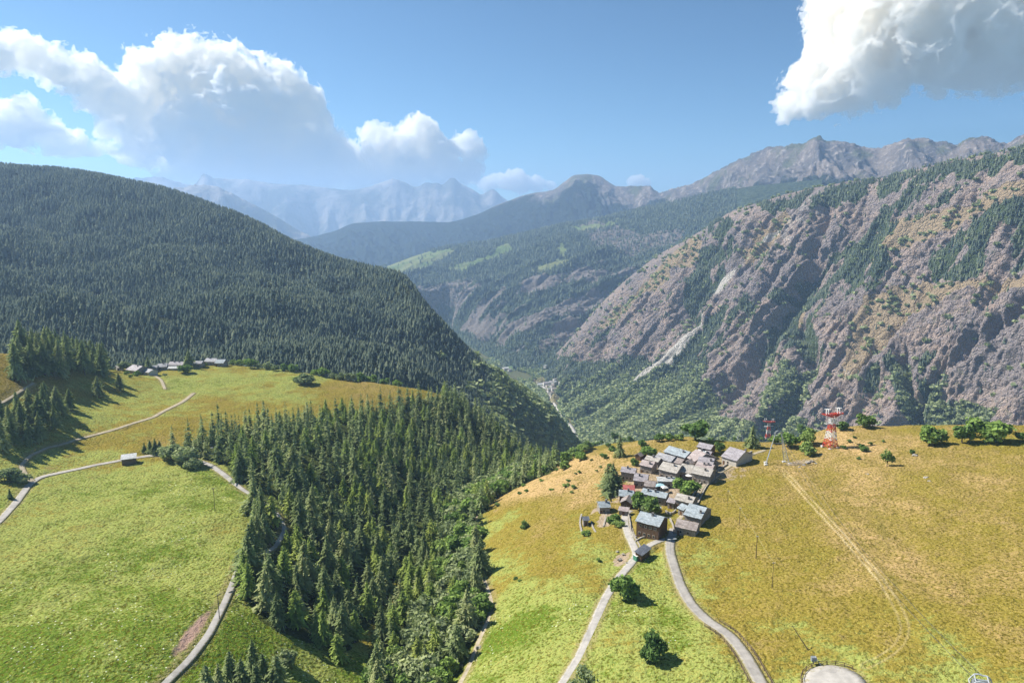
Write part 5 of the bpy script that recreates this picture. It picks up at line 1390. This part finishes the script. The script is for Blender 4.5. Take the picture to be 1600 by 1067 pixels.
def red_pylon(px, py, H, rz, label, mid_arm=True, dz=0.0):
    p = g1(px, py); s = H / 22.0
    t = empty("cableway_pylon", (p[0], p[1], p[2] - .3 + dz), rz); tag(t, label, "pylon"); t.scale = (s, s, s)
    segs = [(0, 4.6, 2.7, 2.15, M_RED), (4.6, 9.0, 2.15, 1.65, M_WHITE), (9.0, 13.2, 1.65, 1.2, M_RED), (13.2, 17.4, 1.2, 1.05, M_WHITE)]
    for z0, z1, a0, a1, m in segs:
        b = MB(); lattice(b, z0, z1, a0, a1, .21, 2); b.build("red_section" if m is M_RED else "white_section", m, t)
    for x in (-1, 1):
        for y in (-1, 1):
            b = MB(); b.box((x * 2.75, y * 2.75, .1), (1.3, 1.3, 1.0)); b.build("footing", M_CONC, t)
    if mid_arm:
        b = MB()
        for y in (-.7, .7): b.tube((-4.6, y, 13.9), (4.6, y, 12.9), .24, n=5)
        for i in range(7): b.tube((-4.6 + i * 1.5, -.7, 13.9 - i * .16), (-4.6 + (i + .5) * 1.5, .7, 13.8 - i * .16), .12, n=4)
        b.build("crossarm", M_WHITE, t)
    b = MB()
    for y in (-1.3, 1.3):
        b.tube((-6.2, y, 19.2), (-1.2, y, 17.4), .26, n=5); b.tube((1.2, y, 17.4), (6.2, y, 19.2), .26, n=5); b.tube((-6.2, y, 19.2), (6.2, y, 18.6), .26, n=5); b.tube((-1.2, y, 17.4), (1.2, y, 17.4), .26, n=5)
        for i in range(8): b.tube((-6 + i * 1.6, y, 19.15 - .05 * i), (-5.2 + i * 1.45, y, 18.6 - min(i, 7 - i) * .35), .14, n=4)
    for i in range(7): b.tube((-6 + i * 2.0, -1.3, 19.1), (-6 + i * 2.0, 1.3, 19.0), .18, n=4)
    for y in (-1.0, 1.0): b.box((0, y, 18.2), (8.5, .25, .55))
    b.build("head_frame", M_RED, t)
    b = MB()
    for x in (-4.6, -3.0, 3.0, 4.6):
        b.tube((x - .8, -1.1, 19.0), (x, 0, 22.0), .17, n=4); b.tube((x + .8, 1.1, 19.0), (x, 0, 22.0), .17, n=4); b.tube((x, -1.4, 22.0), (x, 1.4, 21.6), .17, n=4)
    b.build("saddle_frame", M_WHITE, t)
    b = MB()
    for k in range(2): b.tube((1.0 + .4 * k, -1.2, .3), (1.0 + .4 * k, -1.1, 18), .06, n=4)
    for i in range(30): b.tube((1.0, -1.2, .6 + i * .58), (1.4, -1.2, .6 + i * .58), .05, n=4)
    b.build("ladder", M_GALV, t)
    return t
red_pylon(1297, 698, 21.5, .35, "nearer red and white lattice pylon standing beside the bushes")
red_pylon(1200, 687, 22.5, 2.95, "smaller red and white lattice pylon on the brow, left of the nearer one", mid_arm=True, dz=2.2)
def grey_pylon(px, py, W, D, H, rz, label, mat, feet=True, dz=0):
    p = g1(px, py)
    t = empty("steel_pylon", (p[0], p[1], p[2] - .2 + dz), rz); tag(t, label, "pylon")
    for s in (-1, 1):
        b = MB(); top = (s * W * .13, 0, H * .93)
        A = Vector((s * W * .55, -D, 0)); B = Vector((s * W * .42, D, 0)); Tp = Vector(top)
        b.tube(A, Tp, .16, n=5); b.tube(B, Tp, .16, n=5)
        for i in range(9):
            f0, f1 = i / 9, (i + 1) / 9
            b.tube(A.lerp(Tp, f0), B.lerp(Tp, f1), .08, n=4); b.tube(B.lerp(Tp, f0), A.lerp(Tp, f1), .08, n=4)
        b.build("mast", mat, t)
        if feet:
            for q in (A, B):
                f = MB(); f.box((q.x, q.y, .25), (1.5, 1.5, .9)); f.build("footing", M_CONC, t)
    b = MB(); n = 10
    for y in (-.25, .25):
        pts = [(W * .17 * math.cos(math.pi * (1 - i / n)), y, H * .90 + H * .10 * math.sin(math.pi * i / n)) for i in range(n + 1)]
        for i in range(n): b.tube(pts[i], pts[i + 1], .13, n=5)
    b.tube((-W * .2, 0, H * .93), (W * .2, 0, H * .93), .14, n=5); b.tube((-W * .3, 0, H * .62), (W * .3, 0, H * .62), .1, n=4)
    b.build("head_arch", mat, t)
    return t
G = grey_pylon(1213, 724, 11.5, 1.6, 17.5, .1, "grey steel pylon straddling the wheel track on four pale feet", M_GALV)
grey_pylon(1156, 689, 9.0, 1.2, 15.5, .2, "faint grey pylon rising behind the brow, left of the red ones", M_GALV, False, -2.5)
# support at the lower right edge and its cables
pB = g1(1527, 1110); HB = float(at_r(1527, 1056, np.hypot(pB[0], pB[1]))[2] - pB[2])
t = empty("ropeway_support", (pB[0], pB[1], pB[2] - .2), -.45); tag(t, "dark steel ropeway support with pale rim cut by the bottom edge", "ropeway support")
b = MB(); lattice(b, 0, HB * .8, 1.9, 1.5, .14, 3); b.build("frame", M_DGALV, t)
b = MB()
for y in (-1.5, 1.5):
    prof = [(-2.1, HB * .78), (-1.2, HB * .97), (-.4, HB), (.5, HB * .985), (1.3, HB), (1.9, HB * .95), (2.5, HB * .78)]
    for i in range(len(prof) - 1): b.tube((prof[i][0], y, prof[i][1]), (prof[i + 1][0], y, prof[i + 1][1]), .17, n=5)
for x, z in ((-1.2, .97), (1.3, 1.0), (2.5, .78), (-2.1, .78)): b.tube((x, -1.5, HB * z), (x, 1.5, HB * z), .14, n=5)
b.build("head_rim", M_GALV, t)
b = MB(); b.box((0, 0, HB * .86), (3.0, 2.2, .5)); b.tube((-1.4, 0, HB * .9), (1.6, 0, HB * .96), .35, n=8); b.build("saddle", M_DGALV, t)
def cable(name, a, b_, r, sag, label, grp=None, mat=None):
    a = Vector(a); b_ = Vector(b_); m = MB(); n = 24; P = []
    for i in range(n + 1):
        f = i / n; p = a.lerp(b_, f); p.z -= sag * 4 * f * (1 - f); P.append(p)
    for i in range(n): m.tube(P[i], P[i + 1], r, n=5, cap=False)
    return tag(m.build(name, mat or M_CABLE), label, "cable", grp)
gp = np.array(G.location)
for i, (dx, dz) in enumerate([(-.9, .3), (.9, .3)]):
    cable("ropeway_cable", (gp[0] + dx, gp[1], gp[2] + 16.2 + dz), (pB[0] + dx * 1.4 - .4, pB[1] + .5, pB[2] + HB - .2), .045, 6.0, "dark ropeway cable hanging from the grey pylon to the support at the bottom edge", "ropeway cables over the golden slope")

# ------------------------------------------------------------------ poles
def pole(px_top, py_top, px, py, name, label, arm=1.6, lamp=False, r=.14, mat=None):
    p = g1(px, py); sl = np.linalg.norm(p - np.array([0, 0, CAMZ])); dl = math.asin((CAMZ - p[2]) / sl)
    h = max(4.0, (py - py_top) * sl / (FPX * math.cos(dl)) / .94)
    t = empty(name, (p[0], p[1], p[2] - .15), math.atan2(-p[0], p[1]) + .4); tag(t, label, "pole" if not lamp else "street lamp")
    b = MB(); b.tube((0, 0, -.5), (0, 0, h), r, r * .7, 8); b.build("post", mat or M_POLE, t)
    b = MB()
    if lamp: b.tube((0, 0, h), (1.5, 0, h + .2), .06); b.box((1.7, 0, h + .18), (1.1, .5, .18)); b.box((-.6, 0, h + .12), (1.0, .5, .16)); b.build("lamp_head", M_GALV, t)
    else:
        b.box((0, -.18, h - .35), (arm, .12, .14)); b.build("crossarm", mat or M_POLE, t)
        for x in (-.42, 0, .42):
            c = MB(); c.tube((x * arm, -.18, h - .28), (x * arm, -.18, h + .02), .07, .05, 6); c.build("insulator", M_WHITE, t)
    return np.array([p[0], p[1], p[2] + h - .2])
pole(334, 768, 336, 799, "utility_pole", "wooden pole standing alone in the green left meadow")
pole(339, 936, 343, 967, "utility_pole", "wooden pole beside the left road, its shadow on the grass")
pole(333, 702, 334, 719, "street_lamp", "pale lamp post under the trees where the road enters the wood", lamp=True, mat=M_GALV, r=.09)
T4 = [pole(1137, 768, 1137, 784, "utility_pole", "uppermost of four slim poles crossing the golden slope", .9, r=.11), pole(1154, 797, 1155, 821, "utility_pole", "second of four slim poles, counting down the golden slope", .9, r=.11),
      pole(1180, 843, 1181, 874, "utility_pole", "third and thickest of four slim poles down the golden slope", 1.0, r=.17), pole(1205, 886, 1206, 921, "utility_pole", "lowest of four slim poles on the golden slope", .9, r=.11)]
M_PALEW = paint("pale_wire", (0.5, 0.46, 0.3))
for i in range(3): cable("overhead_wire", T4[i], T4[i + 1], .022, .5, "thin overhead wire between the slim poles of the golden slope", "overhead wires on the golden slope", M_PALEW)
pole(1037, 846, 1047, 866, "street_lamp", "small lamp post at the village road junction", lamp=True, mat=M_GALV, r=.06)
# leaning pole near the turning place
pa = g1(1264, 1016); pb = at_r(1238, 976, np.hypot(*pa[:2]) + 1.5)
t = empty("leaning_pole", (pa[0], pa[1], pa[2] - .2)); tag(t, "dark slanting pole in the grass above the turning circle", "pole")
d = pb - pa; b = MB(); b.tube((-.05 * d[0], -.05 * d[1], -.05 * d[2]), tuple(d), .15, .09, 8); b.build("post", M_POLE, t)
b = MB(); b.tube(tuple(d * .97), tuple(d * .97 + np.array([.5, 0, .1])), .05); b.tube(tuple(d * .97), tuple(d * .97 + np.array([-.5, 0, .05])), .05); b.build("crossarm", M_POLE, t)
pa = g1(1284, 1039)
t = empty("short_post", (pa[0], pa[1], pa[2] - .1)); tag(t, "short pale leaning post with a dark box beside the turning circle", "post")
b = MB(); b.tube((0, 0, -.3), (-1.5, .7, 2.1), .12, .1, 8); b.build("post", M_WHITE, t)
b = MB(); b.box((-1.9, .75, 1.5), (1.3, .9, 1.1)); b.tube((-1.9, .75, .0), (-1.9, .75, 1.0), .15); b.build("box", M_DGALV, t)

# ------------------------------------------------------------------ rail fences
def fence(line, h, label, step=2.4, name="rail_fence"):
    d = np.concatenate([[0], np.cumsum(np.hypot(*np.diff(line, axis=0).T))]); n = int(d[-1] / step)
    s = np.linspace(0, d[-1], n + 1); x = np.interp(s, d, line[:, 0]); y = np.interp(s, d, line[:, 1]); z = ground_z(x, y)
    t = empty(name, (x[0], y[0], z[0])); tag(t, label, "fence"); o = np.array([x[0], y[0], z[0]])
    P = np.column_stack([x, y, z]) - o
    for p in P:
        b = MB(); b.tube((p[0], p[1], p[2] - .4), (p[0], p[1], p[2] + h), .10, .09, 6); b.build("post", M_POLE, t)
    for zz in (.45, .92):
        b = MB()
        for i in range(n): b.tube(P[i] + [0, 0, h * zz], P[i + 1] + [0, 0, h * zz], .075, n=5)
        b.build("rail", M_POLE, t)
def offset(line, o):
    t = np.gradient(line, axis=0); t /= np.linalg.norm(t, axis=1)[:, None] + 1e-9
    return line + np.stack([t[:, 1], -t[:, 0]], -1) * o
RR_ = ROADLINES["ridge_road"]; z_ = ground_z(RR_[:, 0], RR_[:, 1]); _px, _py, _ = project(np.column_stack([RR_, z_]))
seg = RR_[(_py > 972) & (_py < 1090)]
fence(offset(seg, -2.75), 1.15, "dark wooden rail fence along the left edge of the curving ridge road")
fence(offset(seg, 2.6), 1.0, "wooden rail fence along the outer right edge of the curving ridge road")
th = np.radians(np.linspace(35, 200, 40))
fence(np.column_stack([CIRC_C[0] + (CIRC_R + .55) * np.cos(th), CIRC_C[1] + (CIRC_R + .55) * np.sin(th)]), 1.15, "wooden rail fence curving round the turning circle", 2.0)

# ------------------------------------------------------------------ dry stone walls
def stone_wall(pts, h, w, label, raw=None):
    line = mapline(pts) if raw is None else raw
    o = offset(line, w / 2); i = offset(line, -w / 2); n = len(line)
    zb = ground_z(line[:, 0], line[:, 1])
    j = np.array([hrs.uniform(-.12, .12) for _ in range(n)])
    V = np.stack([np.column_stack([i, zb - .6]), np.column_stack([i, zb + h + j]), np.column_stack([o, zb + h + j]), np.column_stack([o, zb - .6])], 1)
    ix = np.arange(n * 4).reshape(n, 4)
    q = [(ix[a, k], ix[a, k + 1], ix[a + 1, k + 1], ix[a + 1, k]) for a in range(n - 1) for k in range(3)] + [tuple(ix[0][::-1]), tuple(ix[-1])]
    tag(link("stone_wall", new_mesh("stone_wall", V.reshape(-1, 3), q, M_DRY)), label, "wall")
M_DRY = wall_mat("dry_stone", (0.24, 0.215, 0.18), (0.43, 0.39, 0.33))
stone_wall(None, .9, .6, "long dry stone wall along the upper side of the stony path", offset(ROADLINES["stone_path"][10:-6], -1.9))
stone_wall(None, .7, .5, "low stone kerb wall on the lower side of the stony path", offset(ROADLINES["stone_path"][4:-30], 1.7))
stone_wall([(911,798),(906,812),(906,822),(911,836)], .6, .7, "pale low wall curving left of the smallest hut")
stone_wall([(924,816),(926,826),(931,833)], .7, .6, "short pale wall below the smallest hut")
stone_wall([(948,800),(946,812),(943,824)], .8, .6, "pale garden wall below the lone blue-roofed house")
stone_wall([(982,806),(985,822),(985,834),(994,842)], 1.0, .5, "garden wall between the pale road and the largest house")
stone_wall([(993,846),(1010,838),(1026,838)], .8, .5, "low white-topped wall in front of the largest house")
stone_wall([(1047,812),(1052,822),(1053,834)], 1.0, .5, "short wall between the largest house's yard and the brown barn")
stone_wall([(1040,800),(1050,806),(1056,798)], .9, .5, "yard wall below the tiny mauve lean-to")
_cl = ROADLINES["village_road"]; _cz = ground_z(_cl[:, 0], _cl[:, 1]); _a, _b2, _ = project(np.column_stack([_cl, _cz]))
stone_wall(None, .35, .5, "pale kerb wall on the left of the steep road below the cabin", offset(_cl[(_b2 < 868) & (_b2 > 806)], 2.2))

# ------------------------------------------------------------------ small things in and round the village
p = g1(996, 874)
t = empty("bin_container", (p[0], p[1], p[2]), .5); tag(t, "green bin container with a pale lid at the road junction", "container")
b = MB(); b.box((0, 0, .95), (2.6, 2.0, 1.9)); b.box((0, -1.03, 1.0), (2.2, .06, 1.4)); b.build("body", paint("green_paint", (0.06, 0.22, 0.13)), t)
b = MB(); b.box((0, 0, 1.98), (2.8, 2.2, .14)); b.build("lid", M_WHITE, t)
def canopy(px, py, w, d, h, mat, name, label, rz=0.3):
    p = g1(px, py); t = empty(name, (p[0], p[1], p[2]), rz); tag(t, label, "canopy")
    b = MB(); v = [(-w/2, -d/2, h), (w/2, -d/2, h), (w/2, d/2, h + .2), (-w/2, d/2, h + .2), (0, 0, h + .8)]
    v2 = [(x, y, z + .06) for x, y, z in v]
    b.add(v + v2, [(5, 6, 9), (6, 7, 9), (7, 8, 9), (8, 5, 9), (1, 0, 4), (2, 1, 4), (3, 2, 4), (0, 3, 4), (0, 1, 6, 5), (1, 2, 7, 6), (2, 3, 8, 7), (3, 0, 5, 8)]); b.build("cover", mat, t)
    for x in (-1, 1):
        for y in (-1, 1):
            b = MB(); b.tube((x * w * .46, y * d * .46, -.3), (x * w * .46, y * d * .46, h + .1), .06); b.build("post", M_GALV, t)
M_TARP = paint("turquoise_tarp", (0.45, 0.68, 0.72)); 
canopy(1029, 766, 5.0, 3.0, 2.6, M_TARP, "awning", "pale turquoise awning below the whitest roof")
canopy(1038, 769, 3.0, 2.4, 2.4, M_WHITE, "awning", "small white awning right of the turquoise one")
canopy(1027, 801, 3.2, 2.4, 2.4, M_WHITE, "garden_canopy", "white garden canopy behind the largest house, by its trees")
def parasol(px, py, label):
    p = g1(px, py); t = empty("parasol", p); tag(t, label, "parasol")
    b = MB(); n = 10; v = [(1.9 * math.cos(k * 6.283 / n), 1.9 * math.sin(k * 6.283 / n), 2.2) for k in range(n)] + [(0, 0, 2.9)]
    b.add(v + [(x, y, z - .05) for x, y, z in v], [(k, (k + 1) % n, n) for k in range(n)] + [((k + 1) % n + n + 1, k + n + 1, 2 * n + 1) for k in range(n)]); b.build("canopy", M_WHITE, t)
    b = MB(); b.tube((0, 0, -.2), (0, 0, 2.85), .05); b.build("pole", M_POLE, t)
    b = MB(); b.tube((0, 0, 0), (0, 0, .12), .35, .3, 10); b.build("base", M_CONC, t)
parasol(1076, 749, "white parasol on the terrace before the end house of the upper row")
parasol(990, 785, "white parasol between the red roof and the green trees")
# boulders
def boulder(px, py, s, label, seed, grp=None):
    r = np.random.RandomState(seed); n = 0; vs = []; 
    import itertools
    me = bpy.data.meshes.new("boulder"); import bmesh as _b
    bm = _b.new(); _b.ops.create_icosphere(bm, subdivisions=2, radius=1.0)
    for v in bm.verts:
        c = v.co; k = 1 + .35 * math.sin(c.x * 3 + seed) * math.sin(c.y * 4 + seed * 2) + .12 * r.randn()
        v.co = Vector((c.x * k * s * 1.2, c.y * k * s, c.z * k * s * .7))
    bm.to_mesh(me); bm.free(); me.materials.append(M_DRY)
    p = g1(px, py); o = link("boulder", me, None, (p[0], p[1], p[2] + .15 * s)); tag(o, label, "boulder", grp)
for i, (px, py, s) in enumerate([(1262,723,1.0),(1269,721,.8),(1256,727,.7),(1275,724,.6),(1249,730,.6),(1356,742,.8),(1447,747,.9),(1452,752,.6),(1429,712,1.1),(974,866,.6),(968,874,.7),(979,880,.5),(965,862,.5),(1172,712,.5),(935,800,.5),(948,830,.5),(748,1012,.9),(728,1018,.8),(722,1040,.7),(360,925,.8),(372,930,.6)]):
    boulder(px, py, s, "pale lichened boulder lying in the grass of the slopes", 700 + i, "boulders strewn over the slopes")
# ------------------------------------------------------------------ clouds: real bodies of vapour far above and beyond the haze
def noise3(x, y, z, s=0):
    ix = np.floor(x).astype(np.int32); iy = np.floor(y).astype(np.int32); iz = np.floor(z).astype(np.int32)
    fx = (x - ix).astype(np.float32); fy = (y - iy).astype(np.float32); fz = (z - iz).astype(np.float32)
    u = fx * fx * (3 - 2 * fx); v = fy * fy * (3 - 2 * fy); w = fz * fz * (3 - 2 * fz)
    out = 0
    for a in (0, 1):
        for b in (0, 1):
            for c in (0, 1):
                h = _perm[(_perm[(_perm[(ix + a + s * 57) & 1023] + iy + b) & 1023] + iz + c) & 1023]
                val = (h / 511.5 - 1).astype(np.float32)
                out = out + val * (u if a else 1 - u) * (v if b else 1 - v) * (w if c else 1 - w)
    return out
def surface_nets(f, org, h):
    """triangulated zero surface of a sampled field (positive inside)"""
    s = f > 0
    nx, ny, nz = f.shape
    cor = [(i, j, k) for i in (0, 1) for j in (0, 1) for k in (0, 1)]
    sub = lambda A, c: A[c[0]:nx - 1 + c[0], c[1]:ny - 1 + c[1], c[2]:nz - 1 + c[2]]
    cnt = sum(sub(s, c).astype(np.int8) for c in cor)
    act = (cnt > 0) & (cnt < 8)
    idx = -np.ones(act.shape, np.int64); I = np.argwhere(act); idx[act] = np.arange(len(I))
    acc = np.zeros((len(I), 3)); n = np.zeros(len(I))
    vals = {c: sub(f, c)[act] for c in cor}
    for c in cor:
        for ax_ in range(3):
            if c[ax_] == 0:
                d = list(c); d[ax_] = 1; d = tuple(d)
                a = vals[c]; b = vals[d]; m = (a > 0) != (b > 0)
                t = np.where(m, a / np.where(np.abs(a - b) > 1e-9, a - b, 1), 0)
                p = np.array(c, float)[None] + t[:, None] * np.eye(3)[ax_][None]
                acc += p * m[:, None]; n += m
    V = org + (I + acc / np.maximum(n, 1)[:, None]) * h
    Q = []
    for ax_ in range(3):
        o1, o2 = [(1, 2), (2, 0), (0, 1)][ax_]
        sl = [slice(1, -1)] * 3; sl[ax_] = slice(0, -1)
        a = s[tuple(sl)]
        sl2 = list(sl); sl2[ax_] = slice(1, None)
        b = s[tuple(sl2)]
        E = np.argwhere(a != b)
        if not len(E): continue
        off = np.ones(3, int); off[ax_] = 0
        P = E + off; inside = a[tuple(E.T)]
        e1 = np.zeros(3, int); e1[o1] = 1; e2 = np.zeros(3, int); e2[o2] = 1
        q = np.stack([idx[tuple((P - e1 - e2).T)], idx[tuple((P - e2).T)], idx[tuple(P.T)], idx[tuple((P - e1).T)]], 1)
        q[~inside] = q[~inside][:, ::-1]
        Q.append(q)
    Q = np.concatenate(Q); Q = Q[(Q >= 0).all(1)]
    return V, Q
def cloud(name, blobs, D, seed, label, vox=1.5, dens=1.0, depth=0.8, rag=1.0):
    """blobs: (px, py, radius px) seen at distance D"""
    k = D / FPX; rsd = np.random.RandomState(seed)
    B = np.array(blobs, float); B[:, 2] *= 0.93
    C = at_r(B[:, 0], B[:, 1], D + (rsd.rand(len(B)) - .5) * depth * B[:, 2] * k); R = B[:, 2] * k
    h = vox * k
    lo = (C - R[:, None] * 1.45).min(0) - 2 * h; hi = (C + R[:, None] * 1.45).max(0) + 2 * h
    N = np.ceil((hi - lo) / h).astype(int) + 1
    gx, gy, gz = [lo[i] + np.arange(N[i]) * h for i in range(3)]
    f = np.full(tuple(N), -1.0, np.float32)
    for c, r in zip(C, R):
        i0 = np.maximum(((c - r * 1.7 - lo) / h).astype(int), 0); i1 = np.minimum(((c + r * 1.7 - lo) / h).astype(int) + 2, N)
        x = gx[i0[0]:i1[0], None, None]; y = gy[None, i0[1]:i1[1], None]; z = gz[None, None, i0[2]:i1[2]]
        d = 1 - np.sqrt((x - c[0]) ** 2 + (y - c[1]) ** 2 + ((z - c[2]) * 1.06) ** 2) / r
        sl = (slice(i0[0], i1[0]), slice(i0[1], i1[1]), slice(i0[2], i1[2]))
        a = f[sl]; m = np.maximum(a, d); f[sl] = m + 0.10 * np.exp(-np.abs(a - d) / 0.18)
    near = f > -0.75
    I = np.argwhere(near)
    P = lo + I * h
    q = P / k
    w1 = noise3(q[:, 0] / 26 + 31, q[:, 1] / 26, q[:, 2] / 26, seed)
    n = np.zeros(len(q), np.float32); a_ = 0.52; sc_ = 26.0
    for o in range(5):
        v = noise3(q[:, 0] / sc_ + .5 * w1, q[:, 1] / sc_ + 9 * o, q[:, 2] / sc_ + .5 * w1, seed + 3 + o)
        n += a_ * ((1 - 2.0 * np.abs(v)) if o < 4 else v); a_ *= 0.60; sc_ *= 0.47
    f[near] = f[near] + rag * (n - 0.30)
    f[0] = f[-1] = -1; f[:, 0] = f[:, -1] = -1; f[:, :, 0] = f[:, :, -1] = -1
    V, Q = surface_nets(f, lo, h)
    m = CLOUD_MATS.get(dens)
    if m is None:
        m = bpy.data.materials.new("cloud_vapour"); m.use_nodes = True; t = m.node_tree; t.nodes.clear()
        o = t.nodes.new("ShaderNodeOutputMaterial"); v = t.nodes.new("ShaderNodeVolumePrincipled")
        v.inputs["Color"].default_value = (1, 0.99, 0.965, 1); v.inputs["Anisotropy"].default_value = CLOUD_G
        v.inputs["Density"].default_value = dens
        t.links.new(v.outputs[0], o.inputs[1]); CLOUD_MATS[dens] = m
    o = link(name, new_mesh(name, V, Q, m, True))
    return tag(o, label, "cloud")
CLOUD_MATS = {}; CLOUD_G = 0.2
DL = 27000.0; DR = 9500.0
kl = 1.0 / (8.0 * DL / FPX); kr = 1.0 / (8.0 * DR / FPX)
cloud("cloud", [(250,112,34),(300,104,36),(350,112,34),(395,135,34),(440,135,28),(470,165,28),(500,186,18),(430,180,42),(370,170,50),(310,165,44),(310,225,52),(370,235,52),(430,240,48),(480,245,42),(525,258,36),(218,92,10),(232,98,16),(275,150,34),(290,262,30),(350,275,26),(560,275,24)], DL, 3, "largest white cloud, billowing above the left hill", 1.25, kl)
cloud("cloud", [(-20,80,22),(12,84,20),(48,86,22),(88,108,24),(128,118,22),(158,145,26),(188,165,28),(215,190,26),(200,222,22),(226,232,22),(172,205,14),(230,160,20)], DL, 13, "long slanting white cloud left of the largest one", 1.25, kl, rag=1.15)
cloud("cloud", [(-15,195,26),(12,188,22),(30,172,17),(55,200,20),(88,216,18),(118,226,15),(146,236,11),(30,210,20)], DL, 23, "low white cloud at the left edge above the forested hill", 1.25, kl, rag=1.1)
cloud("cloud", [(583,212,18),(592,235,30),(640,238,30),(656,205,20),(672,206,18),(690,232,28),(724,222,14),(735,212,10),(738,238,18),(640,262,28),(600,266,24),(690,265,26),(735,268,18),(534,222,13),(550,232,10)], DL, 33, "puffy white cloud cluster above the farthest mountains", 1.25, kl)
cloud("cloud", [(765,287,14),(790,281,14),(812,284,15),(840,288,12),(860,291,8)], 30000.0, 43, "faint low cloud right above the sharp far peaks", 1.25, kl, rag=.9)
cloud("cloud", [(988,283,8),(998,281,8),(1010,286,7)], 30000.0, 53, "tiny white cloud beside the central blue peak", 1.0, kl, rag=.7)
cloud("cloud", [(1330,14,44),(1400,20,56),(1480,20,62),(1560,30,66),(1340,70,42),(1296,105,34),(1264,132,28),(1238,163,22),(1224,184,11),(1290,152,32),(1340,115,42),(1400,70,46),(1460,72,40),(1540,70,40),(1610,60,46),(1500,-50,70),(1660,10,70),(1420,-40,60),(1370,-20,40),(1330,150,22)], DR, 63, "big grey and white cloud in the upper right corner", 1.5, kr)
cloud("cloud", [(1388,152,10),(1396,160,8),(1380,160,7)], DR, 73, "small wisp of cloud under the big right cloud", 1.2, kr, rag=1.1)
cloud("cloud", [(1456,146,6),(1466,147,7)], DR, 83, "tiny wisp of cloud right below the big right cloud", 1.0, kr, rag=1.0)
# ------------------------------------------------------------------ air
def haze_box():
    b = MB(); top = 1150.0
    b.box((0, 8400, (top - 433) / 2), (39000, 20800, top + 433))
    m = bpy.data.materials.new("valley_air"); m.use_nodes = True; t = m.node_tree; t.nodes.clear()
    o = t.nodes.new("ShaderNodeOutputMaterial"); v = t.nodes.new("ShaderNodeVolumePrincipled")
    v.inputs["Color"].default_value = (0.43, 0.64, 0.95, 1)
    v.inputs["Density"].default_value = 1.0e-4
    v.inputs["Anisotropy"].default_value = 0.3
    t.links.new(v.outputs[0], o.inputs[1])
    tag(b.build("haze", m), "pale blue haze filling the valley", "haze", kind="stuff")
haze_box()
